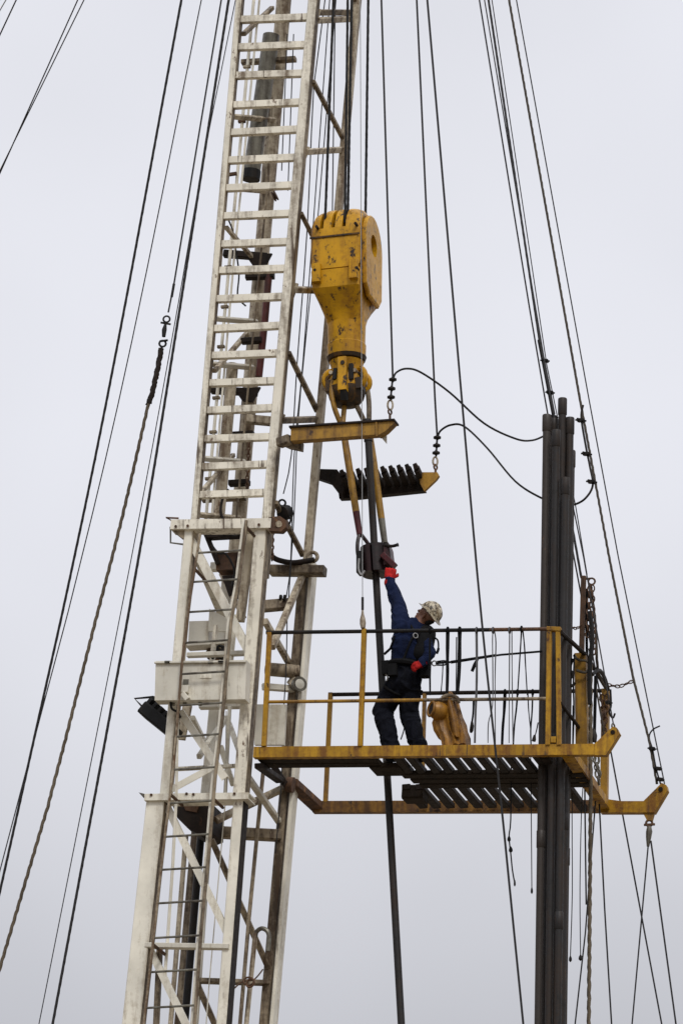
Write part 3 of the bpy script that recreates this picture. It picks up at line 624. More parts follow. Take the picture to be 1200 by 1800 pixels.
# rear beam, cranked from the mast's rear leg
P = [U(513, 1377, 1.40), U(559, 1419, 1.98), U(1053, 1418, 1.98)]
part(bd, 'rear_beam_knee', prism(rectp(.15, .10), P[0], P[1]+(P[1]-P[0]).normalized()*.03), 'rust')
rbm = part(bd, 'rear_beam', prism(chan(.13, .10, .014), P[1]-Vector((.05, 0, 0)), P[2]), 'rustyellow')
part(rbm, 'hinge_pin', lathe(U(505, 1379, 1.3), U(516, 1380, 1.3), [(0, .09), (1, .09)], 12), 'rust')
rear_end = plate([(1052, 1396), (1062, 1404), (1090, 1408), (1130, 1408), (1162, 1376), (1170, 1380), (1172, 1389), (1149, 1428), (1054, 1428)], 1.90, .10)
re = part(bd, 'rear_beam_end', rear_end, 'yellow')
part(re, 'ear_pin', lathe(U(1160, 1387, 1.88), U(1160, 1387, 2.03), [(0, .026), (1, .026)], 10), 'darkrust')
part(re, 'shackle_plate', plate([(1129, 1429), (1149, 1428), (1145, 1442), (1136, 1442)], 1.92, .05), 'ochre')
xsb = xs(1002, 1345, .2)
part(bd, 'side_beam', prism(chan(.13, .10, .014), B(xsb, .11, -.07), B(xsb-.02, 1.93, -.07)), 'yellow')
part(bd, 'side_beam', box(B(xsb-.26, .11, -.10), B(xsb-.26, 1.93, -.10), .09, .08), 'darkrust')
part(bd, 'cross_plate', plate([(945, 1330), (1000, 1330), (992, 1352), (950, 1352)], .5, .06), 'darkrust')
# railings
def post(a, b, w=8.5, m='yellow', Y=0.02): return part(bd, 'post', prism(rectp(pm(w), pm(w), .006), U(b[0], b[1], Y), U(a[0], a[1], Y)), m)
post((474, 1112), (464, 1312)); post((640, 1106), (633, 1312)); post((965, 1105), (962.5, 1310)); post((980, 1108), (982, 1310), 8)
part(bd, 'post_cap', box(U(961, 1106, .02), U(985, 1107, .02), .05, .07), 'yellow')
part(bd, 'post_foot', box(U(968, 1301, .02), U(977, 1301, .02), .07, .05), 'yellow')
part(bd, 'top_rail', tubeg(PX([(468, 1112, .02), (860, 1107, .02)]), pm(3.6), 10), 'black')
part(bd, 'top_rail', tubeg(PX([(858, 1107, .02), (964, 1105.5, .02)]), pm(3.5), 10), 'rust')
part(bd, 'mid_rail', tubeg(PX([(468, 1234, .02), (745, 1230.5, .02)]), pm(3.2), 10), 'ochre')
part(bd, 'mid_rail', tubeg(PX([(743, 1230.5, .02), (963, 1228, .02)]), pm(3.2), 10), 'brown')
post((581, 1218), (572, 1410), 8, 'ochre', 1.95); post((746, 1218), (741, 1412), 7, 'ochre', 1.95)
part(bd, 'rear_rail', tubeg(PX([(578, 1221, 1.95), (1066, 1214, 1.95)]), pm(3.8), 10), 'darkrust')
part(bd, 'side_rail', tubeg(PX([(985, 1111, .02), (1029, 1152, 1.0), (1067, 1213, 1.95)]), pm(4), 8), 'darkrust')
part(bd, 'side_rail', tubeg(PX([(985, 1236, .02), (1019, 1282, 1.0)]), pm(3.2), 8), 'darkrust')
YQ = .98
part(bd, 'post', prism(rectp(pm(21), .12, .008), U(1023.5, 1368, YQ), U(1020.5, 1150, YQ)), 'ochre')
part(bd, 'post', prism(rectp(pm(8.5), .055, .006), U(1021, 1165, YQ), U(1025, 1013, YQ)), 'rust')
part(bd, 'post', prism(rectp(pm(13), .09, .006), U(1061, 1412, 1.9), U(1064, 1212, 1.9)), 'ochre')
part(bd, 'pulley_eye', ring(U(1039, 1022, YQ), Vector((.2, -1, 0)), pm(6), pm(1.8), 14, 6), 'rust')
part(bd, 'pulley_arm', tubeg(PX([(1024, 1018, YQ), (1036, 1017, YQ)]), pm(2), 6), 'rust')

# ------------------------------------------------------------------ tubing stands racked in the fingers
stands = [  # top pixel, bottom pixel at the frame edge, Y, material, what sets it apart
 ((960.5, 731), (945.5, 1800), .42, 'pipe_b', 'brownish tubing stand at the left edge of the racked bundle'),
 ((977, 758), (963.5, 1800), .30, 'pipe', 'dark tubing stand in the front middle of the racked bundle'),
 ((973, 738), (957, 1800), .58, 'pipe', 'dark tubing stand with its collar second from the left in the bundle'),
 ((988, 702), (973, 1800), .52, 'pipe', 'tallest dark tubing stand of the racked bundle'),
 ((993, 842), (979, 1800), .28, 'pipe', 'shortest dark tubing stand at the front of the racked bundle'),
 ((1001, 736), (986, 1800), .55, 'pipe', 'dark tubing stand with a collar at the right of the bundle'),
 ((1003, 794), (989, 1800), .72, 'pipe_b', 'short tubing stand peeking out at the right edge of the bundle'),
 ((969, 772), (951, 1800), .72, 'pipe_b', 'brownish tubing stand hidden behind the left of the racked bundle'),
]
for i, (t, b, Y, m, lab) in enumerate(stands):
    pts = run([(t[0], t[1], Y), (b[0], b[1], Y)], down=0.02)
    st = thing('tubing_stand', lab, 'pipe', pts[-1], 'tubing stands racked in the board')
    part(st, 'pipe', tubeg(pts, pm(7.0), 16), m)
    a = (pts[1]-pts[0]).normalized()
    part(st, 'coupling', lathe(pts[0]-a*.01, pts[0]+a*.19, [(0, pm(6.6)), (0, pm(7.6)), (.06, pm(8.3)), (.94, pm(8.3)), (1, pm(7.2))], 16), m)
    j = pts[0].lerp(pts[1], (.69, .52, .60, .73, .8, .66, .7, .6)[i])
    part(st, 'coupling', lathe(j, j+a*.2, [(0, pm(7.0)), (.04, pm(8.0)), (.96, pm(8.0)), (1, pm(7.0))], 16), m)

# ------------------------------------------------------------------ wires and ropes
def wire(name, label, cat, pts, r_px, m='wire', up=None, down=None, k=1, group=None, lobes=0, n=6, extra=None):
    P = run(pts, up, down, k); r = pm(r_px)
    if lobes: P = resample(P, .035 if r_px > 2.5 else .05)
    g = tubeg(P, r, 9 if lobes else n, lobes, pitch=r*22 if lobes else .1, depth=.10 if lobes == 4 else .25)
    if not extra: return solo(name, label, cat, g, m, group)
    lo = min(P, key=lambda p: p.z); t = thing(name, label, cat, lo, group); part(t, 'line', g, m)
    for nm, gg, mm in extra: part(t, nm, gg, mm)
    return t
GW = 'guy wires running down from the mast top'
wire('guy_wire', 'short stretch of guy wire crossing the very top left corner', 'guy wire', [(11, 0, 3.0), (0, 19, 3.2)], 1.1, 'wire_l', ZTOP, 0.0, group=GW)
wire('guy_wire', 'second guy wire from the top left corner', 'guy wire', [(29, 0, 2.6), (0, 62, 3.0)], 1.5, 'wire', ZTOP, 0, group=GW)
wire('guy_wire', 'slanting guy wire at upper left, left one of the crossing pair', 'guy wire', [(137, 0, 1.6), (2, 301, 3.0)], 1.4, 'wire', ZTOP, 0, group=GW)
wire('guy_wire', 'slanting guy wire at upper left, right one of the crossing pair', 'guy wire', [(148, 0, 1.2), (-2, 305, 3.4)], 1.2, 'wire', ZTOP, 0, group=GW)
wire('guy_wire', 'thick black guy wire, leftmost of the long ones beside the mast', 'guy wire', [(319, 0, .4), (208, 600, .8), (125, 1008, 1.1), (2, 1560, 1.5)], 2.4, 'wire', ZTOP, 0, 4, GW, lobes=4)
wire('guy_wire', 'thin wire running close beside the leftmost thick black guy wire', 'guy wire', [(354, 0, 1.2), (232, 600, 1.7), (137, 1008, 2.0), (0, 1532, 2.4)], 1.2, 'wire', ZTOP, 0, 4, GW)
wire('guy_wire', 'thick black guy wire nearest the left side of the mast', 'guy wire', [(402, 0, .3), (307, 600, .3), (239, 1008, .3), (93, 1800, .3)], 2.5, 'wire', ZTOP, 0, 4, GW, lobes=4)
wire('guy_wire', 'thin wire just left of the thick guy wire nearest the mast', 'guy wire', [(414, 0, .9), (358, 280, .9), (297, 627, .9), (226, 1008, .9), (69, 1800, .9)], 1.0, 'wire', ZTOP, 0, 4, GW)
# tail rope with hook and sling
Yt = -.1
sl = PX([(284, 612, Yt), (277, 650, Yt), (268, 690, Yt), (262, 709, Yt)])
wire('tail_rope', 'brown rope with a shackle, swivel and braided sling left of the mast', 'rope', [(262, 706, Yt), (215, 910, Yt), (166, 1100, Yt), (88, 1404, Yt), (0, 1703, Yt)], 2.9, 'rope', None, 0, 3, lobes=3, extra=[
    ('pendant', tubeg(run([(389, 0, Yt), (306, 499, Yt), (296, 549, Yt)], ZTOP), pm(1.7), 6), 'wire'),
    ('ferrule', tubeg(PX([(306, 499, Yt), (302, 522, Yt)]), pm(2.6), 8), 'black'),
    ('shackle', join(ring(U(293, 561, Yt), Vector((.2, -1, 0)), pm(6), pm(1.8), 14, 6), tubeg(PX([(283, 567, Yt), (300, 570, Yt)]), pm(2), 6)), 'black'),
    ('swivel', join(tubeg(PX([(291, 570, Yt), (289, 580, Yt), (288, 592, Yt)]), [pm(2.5), pm(4.8), pm(3.4)], 8), ring(U(286, 604, Yt), Vector((.3, -1, 0)), pm(6), pm(2.0), 12, 6), tubeg(PX([(281, 600, Yt), (295, 598, Yt)]), pm(2.2), 6)), 'black'),
    ('sling', join(tubeg(resample(sl, .03), pm(4.6), 10, 3, .13, .3), tubeg(PX([(262, 704, Yt), (257, 712, Yt)]), pm(2), 6)), 'darkrust')])
# hoist lines of the block
HL = 'hoist lines above the travelling block'
yh = YB-.35
wire('hoist_line', 'left black hoist line entering the travelling block', 'hoist line', [(586, 0, yh), (571, 396, yh)], 2.5, 'black', ZTOP, None, group=HL, lobes=4)
wire('hoist_line', 'left strand of the doubled black hoist line in the middle', 'hoist line', [(611, 0, yh), (606, 392, yh)], 2.4, 'black', ZTOP, None, group=HL, lobes=4)
wire('hoist_line', 'right strand of the doubled black hoist line in the middle', 'hoist line', [(618, 0, yh+.2), (611, 380, yh+.12)], 2.6, 'black', ZTOP, None, group=HL, lobes=4)
wire('hoist_line', 'right black hoist line running behind the travelling block', 'hoist line', [(647, 0, YB+R*.7), (642, 392, YB+R*.7)], 2.5, 'black', ZTOP, None, group=HL, lobes=4)
wire('hoist_line', 'thin dark hoist line in the gap left of the block', 'hoist line', [(589, 0, 1.1), (584, 372, 1.1)], 1.2, 'wire', ZTOP, None, group=HL)
# lines between mast legs
ML = 'thin lines running down inside the mast'
wire('control_line', 'thin line inside the mast just right of the front leg', 'line', [(566, 40, .8), (551, 160, .8), (540, 400, .8), (522, 640, .8), (512, 800, .8), (498, 868, .8)], 1.2, 'wire', ZTOP, None, 3, ML)
wire('control_line', 'thin line inside the mast, middle of the three near the block', 'line', [(577, 30, .9), (550, 400, .9), (532, 640, .9), (517, 800, .9), (511, 985, .9), (503, 1050, .9)], 1.1, 'wire', ZTOP, None, 3, ML)
wire('control_line', 'thin line inside the mast passing closest to the rear leg', 'line', [(582, 100, 1.0), (557, 400, 1.0), (541, 560, 1.0), (524, 740, 1.0), (517, 900, 1.0), (507, 1055, 1.0)], 1.1, 'wire', ZTOP, None, 3, ML)
wire('control_line', 'thin dark line hanging behind the left rail post of the board', 'line', [(505, 1060, 1.1), (503, 1170, 1.1), (498, 1260, 1.1), (494, 1385, 1.1), (484, 1500, 1.1)], 1.1, 'wire', None, None, 3, ML)
wire('control_line', 'white line with swivel clip tied to the middle rail post', 'line', [(633, 0, -.02), (635, 560, -.02), (637, 1052, 0)], .75, 'wire_l', ZTOP, None, extra=[
    ('ferrule', tubeg(PX([(637, 1050, 0), (637, 1072, 0)]), pm(2.4), 8), 'wire'),
    ('swivel', tubeg(PX([(637, 1072, 0), (637, 1080, 0), (637, 1088, 0), (637.5, 1096, 0), (638, 1104, 0)]), [pm(1.6), pm(2.6), pm(5), pm(5.6), pm(4)], 8), 'tan')])
wire('chain', 'hanging chain beside the front leg under the collar beam', 'chain', [(478, 850, .45), (480, 985, .45)], 1, 'rust', extra=[('links', chaing(U(481, 870, .45), U(478, 985, .45), .06, .007), 'rust')])
# supports of the rod board with insulators and bonding loops
def insul(pts): return [('insulator', lathe(U(u, v+5, Y), U(u, v-5, Y), [(0, .01), (.2, .018), (.35, .045), (.6, .045), (.8, .018), (1, .012)], 12), 'black') for u, v, Y in pts]
SC = 'cables holding up the rod board'
wire('support_cable', 'cable with insulators holding up the yellow channel beam', 'cable', [(670, 0, .04), (682, 400, .04), (690, 664, .04), (686, 702, .04)], 1.9, 'wire', ZTOP, group=SC,
     extra=insul([(690, 667, .04), (688, 683, .04), (687, 698, .04)])+[('link', ring(U(685.5, 712, .04), Vector((.3, -1, 0)), pm(4.6), pm(1.9), 14, 6, 2.0, Vector((0, 0, 1))), 'tan')])
wire('support_cable', 'cable with insulators holding up the finger rack', 'cable', [(732, 0, YK-.1), (764, 700, YK-.1), (768, 768, YK-.1), (766, 802, YK-.1)], 1.9, 'wire', ZTOP, group=SC,
     extra=insul([(768, 769, YK-.1), (767, 783, YK-.1), (766, 796, YK-.1)])+[('link', ring(U(764.5, 811, YK-.1), Vector((.3, -1, 0)), pm(4.2), pm(1.9), 14, 6, 2.0, Vector((0, 0, 1))), 'tan')])
wire('bonding_cable', 'upper black cable looping from the yellow beam to the tubing bundle', 'cable', [(690, 668, .04), (696, 655, .06), (714, 648, .1), (740, 655, .15), (790, 690, .3), (850, 744, .5), (905, 771, .7), (935, 774, .8), (960, 764, .85)], 2.0, 'black', k=6)
wire('bonding_cable', 'lower black cable looping from the finger rack past the tubing bundle', 'cable', [(768, 770, YK-.1), (774, 757, 1.5), (792, 747, 1.45), (816, 750, 1.4), (856, 788, 1.3), (905, 846, 1.2), (950, 875, 1.1), (985, 887, 1.05), (1008, 887, 1.02), (1028, 876, 1.0), (1041, 853, 1.0), (1036, 820, 1.0), (1029, 785, 1.0), (1021, 735, 1.0), (1024, 712, 1.0)], 2.0, 'black', k=6,
     extra=[('clip', clipg(U(u, v, 1.0), Vector((.2, 0, 1)), .016), 'black') for u, v in ((1020, 739), (1030, 798), (1039, 847))])
wire('guy_wire', 'black wire passing in front of the board between hook and tubing bundle', 'guy wire', [(750.6, 0, -.25), (811, 700, -.25), (846, 1090, -.25), (881, 1420, -.25), (919, 1800, -.25)], 2.0, 'wire', ZTOP, 0, 4, GW)
# right hand cables
wire('guy_wire', 'long thin guy wire passing behind the board on the right', 'guy wire', [(842, 0, 1.6), (957, 700, 2.0), (1072, 1317, 2.35), (1162, 1800, 2.6)], 1.5, 'wire', ZTOP, 0, 4, GW)
wire('support_cable', 'thin cable running down to the near ear of the board', 'cable', [(851, 0, 2.0), (967, 700, .95), (1025, 980, .5), (1077, 1272, .06)], 1.2, 'wire', ZTOP, group='cables holding up the tubing board',
     extra=[('shackle', ring(U(1077, 1277, .05), Vector((1, -.3, 0)), pm(5), pm(1.5), 12, 6), 'olive'), ('clip', clipg(U(1069, 1235, .1), Vector((.2, 0, 1)), .011), 'black')])
wire('support_cable', 'thick clipped cable running down behind the tops of the tubing bundle', 'cable', [(858, 0, 2.0), (948, 602, 1.2), (973, 732, 1.05), (1004, 920, 1.0), (1021, 1016, .98)], 2.2, 'wire', ZTOP, group='cables holding up the tubing board', lobes=4,
     extra=[('sleeve', tubeg(PX([(947, 598, 1.18), (962, 675, 1.08), (972, 728, 1.03)]), pm(3.6), 8), 'black')]+[('clip', clipg(U(u, v, Y), Vector((.2, 0, 1)), .014), 'black') for u, v, Y in ((957, 634, 1.13), (966, 690, 1.05), (972, 733, 1.0))])
wire('support_cable', 'fine wire beside the thick clipped cable above the tubing bundle', 'cable', [(864, 0, 2.1), (960, 640, 1.3), (1011, 890, 1.1), (1031, 1010, 1.0)], 1.0, 'wire', ZTOP, group='cables holding up the tubing board')
wire('support_cable', 'braided cable running to the far ear of the board', 'cable', [(894, 0, 2.0), (1018, 700, 1.98), (1070, 980, 1.97), (1112, 1192, 1.96), (1140, 1302, 1.95), (1154, 1378, 1.95)], 2.2, 'wire_b', ZTOP, group='cables holding up the tubing board', lobes=3,
     extra=[('return_tail', tubeg(smooth(PX([(1160, 1378, 1.95), (1152, 1350, 1.95), (1146, 1318, 1.95), (1140, 1296, 1.95), (1146, 1283, 1.95), (1159, 1276, 1.95)])), pm(1.5), 6), 'wire')]+[('clip', clipg(U(u, v, 1.93), Vector((.2, 0, 1)), .013), 'black') for u, v in ((1145, 1316), (1155, 1351), (1159, 1370))])
wire('support_cable', 'rightmost thin cable, running to the far ear of the board', 'cable', [(907, 0, 2.1), (1034, 700, 2.02), (1086, 980, 2.0), (1167, 1378, 1.96)], 1.2, 'wire', ZTOP, group='cables holding up the tubing board')
wire('chain', 'short chain tying the far post to the braided cable', 'chain', [(1066, 1204, 1.9), (1080, 1207, 1.92), (1112, 1197, 1.95)], .5, 'rust', k=3, extra=[('links', join(chaing(U(1066, 1204, 1.9), U(1088, 1207, 1.92), .06, .007), chaing(U(1088, 1207, 1.92), U(1112, 1197, 1.95), .06, .007)), 'rust')])
wire('chain', 'slack chain between the tubing bundle and the rusty post top', 'chain', [(998, 1102, .8), (1012, 1104, .9), (1022, 1099, .97)], .5, 'rust', k=3, extra=[('links', join(chaing(U(998, 1102, .8), U(1012, 1105, .9), .05, .006), chaing(U(1012, 1105, .9), U(1022, 1099, .97), .05, .006)), 'rust')])
# tail lines under the far ear
DL = 'lines hanging below the tubing board'
wire('tie_down_line', 'left one of two lines spreading from the shackle under the far ear', 'line', [(1139, 1478, 1.94), (1110, 1800, 1.94)], 1.4, 'wire', None, 0, group=DL)
wire('tie_down_line', 'right one of two lines spreading from the shackle under the far ear', 'line', [(1143, 1478, 1.94), (1187, 1800, 1.94)], 1.6, 'wire', None, 0, group=DL)
shk = thing('shackle', 'hanging shackle with turnbuckle under the far ear of the board', 'shackle', U(1141, 1485, 1.94))
part(shk, 'bow', ring(U(1140, 1447, 1.94), Vector((.2, -1, 0)), pm(5.5), pm(2.2), 14, 6), 'rust'); part(shk, 'pin', tubeg(PX([(1131, 1450, 1.94), (1150, 1449, 1.94)]), pm(2.4), 6), 'rust')
part(shk, 'body', tubeg(PX([(1140, 1453, 1.94), (1140, 1462, 1.94), (1139, 1472, 1.94), (1138, 1488, 1.94)]), [pm(4), pm(6), pm(5), pm(2.5)], 8), 'olive')
wire('tail_rope', 'thick braided rope hanging at the right of the tubing bundle', 'rope', [(1037, 1140, .9), (1037.5, 1330, .9), (1037, 1430, .9), (1034, 1800, .9)], 3.3, 'rope', None, 0, 2, lobes=3)
wire('tie_down_line', 'dark line crossing behind the thick braided rope', 'line', [(1046, 1405, 1.6), (1028, 1640, 1.6), (1010, 1800, 1.6)], 1.4, 'wire', None, 0, group=DL)
wire('tie_down_line', 'dark line hanging just right of the thick braided rope', 'line', [(1052, 1405, 1.7), (1062, 1600, 1.7), (1074, 1800, 1.7)], 1.5, 'wire', None, 0, group=DL)
TL = 'tag lines hanging from the board'
def tagline(label, pts, r=1.0, knot=None, m='wire'):
    e = [('knot', tubeg(PX([(u, v-5, Y), (u, v-1, Y), (u, v+3, Y), (u, v+6, Y)]), [pm(1), pm(kr), pm(kr*1.1), pm(.8)], 7), 'black') for u, v, Y, kr in (knot or [])]
    return wire('tag_line', label, 'line', pts, r, m, k=3, group=TL, extra=e or None)
tagline('thin tag line with an end knot right beside the tubing bundle', [(1006, 1240, 1.3), (1004.6, 1431, 1.3), (1005, 1570, 1.3), (1001.7, 1680, 1.3)], .9, [(1001.7, 1685, 1.3, 2.6)])
tagline('thin tag line with a large end knot left of the braided rope', [(1024, 1380, 1.4), (1021, 1431, 1.4), (1018.5, 1560, 1.4), (1019.5, 1678, 1.4)], .9, [(1019.5, 1683, 1.4, 3.4)])
tagline('short dark tag line lying against the braided rope', [(1027, 1380, 1.2), (1028, 1480, 1.2), (1029.5, 1590, 1.2)], 1.5)
tagline('tag line with two dark knots below the finger planks', [(898, 1330, .9), (897, 1440, .9), (894, 1470, .9), (897, 1500, .9), (900, 1530, .9), (904, 1552, .9)], 1.3, [(894, 1474, .9, 3), (897, 1493, .9, 3.4), (904, 1552, .9, 1.8)])
tagline('thin straight tag line below the planks left of the tubing bundle', [(932, 1330, .9), (933, 1432, .9), (934, 1562, .9)], .9, [(934, 1565, .9, 2)])

# bundle of hoses, chains and straps on the right corner posts
wire('air_hose', 'black hose bundle hanging down beside the big yellow corner post', 'hose', [(1036, 1075, .9), (1040, 1120, .88), (1036, 1170, .86), (1035, 1200, .86), (1036, 1238, .86)], 4.2, 'black', k=5)
wire('chain', 'heavy rusty chain hanging from the pulley eye on the rusty post', 'chain', [(1038, 1028, .95), (1036, 1100, .9), (1042, 1150, .9)], .8, 'rust', k=2, extra=[('links', join(chaing(U(1036, 1030, .95), U(1032, 1120, .92), .085, .009), chaing(U(1040, 1030, .93), U(1042, 1150, .9), .085, .009)), 'rust')])
wire('sling_rope', 'twisted rope sling spreading down from the pulley eye', 'rope', [(1037, 1030, .97), (1046, 1100, .95), (1050, 1180, 1.1), (1066, 1212, 1.8)], 2.4, 'wire_b', k=3, lobes=3)
wire('air_hose', 'curved black hose draped over the far corner post', 'hose', [(1040, 1186, .9), (1052, 1178, 1.1), (1062, 1192, 1.5), (1068, 1212, 1.82)], 3.6, 'black', k=5)
wire('lashing_strap', 'blue-black strap hanging between the corner posts', 'strap', [(1046, 1188, 1.0), (1045, 1240, 1.0), (1043.5, 1300, 1.0)], 3.0, 'strap', k=2, extra=[('buckle', tubeg(PX([(1043, 1282, .98), (1043, 1294, .98), (1044, 1304, .98)]), [pm(3), pm(6), pm(4)], 8), 'black')])
wire('chain', 'rusty chain wrapped down the far corner post', 'chain', [(1056, 1222, 1.78), (1060, 1300, 1.78)], .8, 'rust', extra=[('links', join(chaing(U(1057, 1222, 1.78), U(1062, 1304, 1.78), .09, .010), chaing(U(1066, 1222, 1.78), U(1060, 1300, 1.78), .09, .010)), 'rust')])
wire('chain', 'galvanised chain hanging below the near beam at the right corner', 'chain', [(1050, 1330, .7), (1051, 1375, .7)], .8, 'wire_l', extra=[('links', join(chaing(U(1047, 1330, .7), U(1052, 1378, .7), .10, .012), chaing(U(1041, 1328, .7), U(1052, 1362, .7), .08, .01)), 'olive')])
wire('hook', 'black hook hanging on the left side of the big yellow post', 'hook', [(1006, 1158, .7), (1001, 1175, .7), (1006, 1186, .7), (1000, 1196, .7), (1004, 1206, .7), (1010, 1200, .7)], 2.8, 'black', k=5)

wire('sling_rope', 'dark rope wrapped loosely round the top of the big yellow post', 'rope', [(1008, 1152, .86), (1016, 1160, .84), (1030, 1162, .86), (1036, 1172, .9), (1028, 1182, .86), (1012, 1178, .84)], 2.4, 'wire_b', k=5)
wire('air_hose', 'thin black hose hanging straight between the tubing bundle and big post', 'hose', [(1009, 1150, .7), (1007, 1200, .7), (1008, 1250, .7), (1006, 1312, .7)], 1.6, 'black', k=3)
wire('lashing_strap', 'dark strap hanging right behind the thick braided rope', 'strap', [(1031, 1035, 1.02), (1030, 1100, 1.02), (1031, 1160, 1.02)], 2.6, 'strap', k=2)
wire('sling_rope', 'slack dark rope looping under the near ear of the board', 'rope', [(1046, 1205, 1.0), (1054, 1250, 1.0), (1060, 1290, 1.05), (1052, 1320, 1.1), (1044, 1300, 1.1)], 1.6, 'wire_b', k=5)
wire('hook', 'black snap hook dangling beside the far corner post', 'hook', [(1072, 1212, 1.8), (1073, 1240, 1.8), (1070, 1252, 1.8), (1076, 1262, 1.8), (1080, 1254, 1.8)], 1.9, 'black', k=5)
# ------------------------------------------------------------------ straps hanging on the rails
HS = 'straps and cords hanging on the board railings'
def strap(label, pts, w, m='strap', th=.008, loop=None, tail=None):
    P = smooth(PX(pts), 4); gs = []
    V = []; F = []
    for i, p in enumerate(P):
        t = i/(len(P)-1); ww = pm(w)/2*(1-.25*t)
        a = .5*math.sin(i*.7+pts[0][0]); s = Vector((math.cos(a), math.sin(a), 0)); d = Vector((-s.y, s.x, 0))
        V += [p-s*ww-d*th/2, p+s*ww-d*th/2, p+s*ww+d*th/2, p-s*ww+d*th/2]
    n = len(P)
    for i in range(n-1):
        for k in range(4): F.append((i*4+k, i*4+(k+1) % 4, i*4+4+(k+1) % 4, i*4+4+k))
    F += [(3, 2, 1, 0), (n*4-4, n*4-3, n*4-2, n*4-1)]
    t = thing('strap', label, 'strap', P[-1], HS); part(t, 'webbing', (V, F), m)
    if loop: part(t, 'loop', ring(P[0]+Vector((0, 0, .0)), Vector((1, 0, -.07)), pm(5.0), max(.010, pm(w)*.28), 12, 6), m)
    if tail: part(t, 'buckle', tubeg(PX(tail), [pm(2), pm(3.6), pm(3.6), pm(2)][:len(tail)], 7), 'black')
YS, YZ = .02, 1.95
strap('narrow dark strap on the top rail directly behind the worker', [(755.6, 1108, YS), (755, 1160, YS), (755.5, 1222, YS)], 4, loop=1)
strap('wide dark strap on the top rail, first one right of the worker', [(786.5, 1108, YS), (786, 1150, YS), (786, 1185, YS), (785, 1222, YS)], 7, loop=1)
strap('thin cord dangling just left of the first wide dark strap', [(778, 1166, YS), (777, 1190, YS), (774.5, 1218, YS)], 2)
strap('wide dark strap on the top rail, second one right of the worker', [(807.5, 1108, YS), (807, 1150, YS), (806, 1185, YS), (804, 1218, YS)], 8, loop=1)
strap('thin cord beside the second wide dark strap', [(802, 1120, YS+.03), (801.5, 1170, YS+.03), (801, 1218, YS+.03)], 2)
strap('long grey strap running from the top rail down to the deck', [(837, 1108, YS), (837.5, 1160, YS), (837, 1210, YS), (835, 1260, YS), (834, 1306, YS)], 4.6, 'strap_g', loop=1)
strap('dark tail with a hook end beside the long grey strap', [(832, 1230, .3), (831, 1255, .3), (828, 1275, .3)], 4, tail=[(829, 1268, .3), (829, 1276, .3), (828, 1284, .3), (827, 1288, .3)])
strap('left cord of the thin pair right of the long grey strap', [(866, 1108, YS), (865, 1125, YS), (865.5, 1180, YS), (865, 1240, YS), (858, 1270, YS), (857, 1306, YS)], 1.9, 'strap_g', loop=1)
strap('right cord of the thin pair right of the long grey strap', [(868, 1108, YS), (871, 1130, YS), (869.5, 1190, YS), (870, 1306, YS)], 2.2, 'strap_g')
strap('left cord of the close-set straight pair near the tubing bundle', [(895, 1108, YS), (894.5, 1200, YS), (894, 1306, YS)], 1.9, 'strap_g', loop=1)
strap('right cord of the close-set straight pair near the tubing bundle', [(899, 1108, YS), (899.5, 1200, YS), (901, 1306, YS)], 1.9, 'strap_g')
strap('left cord of the spreading pair nearest the tubing bundle', [(916, 1106, YS), (914, 1140, YS), (911.5, 1180, YS), (909, 1222, YS)], 2.6, loop=1)
strap('right cord of the spreading pair nearest the tubing bundle', [(918, 1106, YS), (921, 1135, YS), (923, 1170, YS), (926, 1222, YS)], 2.4)
strap('dark tapering strap hanging from the far rail', [(887, 1217, YZ), (885.5, 1250, YZ), (883, 1280, YZ), (881.5, 1318, YZ)], 6, loop=1)
strap('bent dark cord hanging from the far rail', [(909, 1217, YZ), (907, 1245, YZ), (903.5, 1275, YZ), (901, 1318, YZ)], 3.4, loop=1)
strap('left cord of the crossing pair on the far rail beside the bundle', [(927, 1217, YZ), (928.5, 1250, YZ), (932, 1285, YZ), (932.5, 1318, YZ)], 2)
strap('right dark cord of the crossing pair on the far rail beside the bundle', [(935.5, 1217, YZ), (934.5, 1250, YZ), (932, 1285, YZ), (933, 1318, YZ)], 3, loop=1)
strap('frayed cord end dangling against the tubing bundle', [(945, 1270, .12), (942, 1285, .12), (938, 1298, .12)], 2, tail=[(939, 1292, .12), (938, 1299, .12), (937, 1303, .12)])

# ------------------------------------------------------------------ the worker
YW = .34
J = {k: U(*p) for k, p in dict(
    pel=(711, 1192, YW), waist=(714, 1166, YW), chest=(718, 1130, YW+.01), neck=(729, 1100, YW+.02), head=(750, 1083, YW+.03),
    ls=(706, 1104, YW-.08), lel=(699, 1062, YW+.06), lwr=(684, 1020, YB-.30), lha=(687, 1000, YB-.28),
    rs=(742, 1112, YW+.06), rel=(757, 1150, YW-.06), rwr=(741, 1166, YW-.18), rha=(730, 1171, YW-.22),
    lh=(699, 1198, YW-.05), lk=(672, 1247, YW+.08), la=(690, 1325, YW-.02),
    rh=(724, 1198, YW+.06), rk=(719, 1256, YW+.12), ra=(739, 1327, YW+.06)).items()}
wk = thing('person', 'worker in navy clothes and mottled hard hat reaching up to the elevator', 'person', U(712, 1335, YW))
org = ORG[wk.name]
fwd = Vector((-.62, .78, 0)).normalized(); lef = Vector((-.78, -.62, 0)).normalized()
SHIRT, PANTS, SKIN, GLOVE, BOOT = range(5)
segs = []   # (P1, P2, r1, r2, material, side squash vector, factor)
def cap(a, b, r1, r2, m, flat=None, k=1.0): segs.append((a, b, r1, r2, m, flat, k))
cap(J['pel']-Vector((0, 0, .03)), J['waist'], .175, .168, PANTS, fwd, .84)
cap(J['waist'], J['chest'], .172, .200, SHIRT, fwd, .80)
cap(J['chest'], J['neck']-Vector((0, 0, .05)), .200, .135, SHIRT, fwd, .74)
cap(J['ls'], J['rs'], .098, .096, SHIRT)
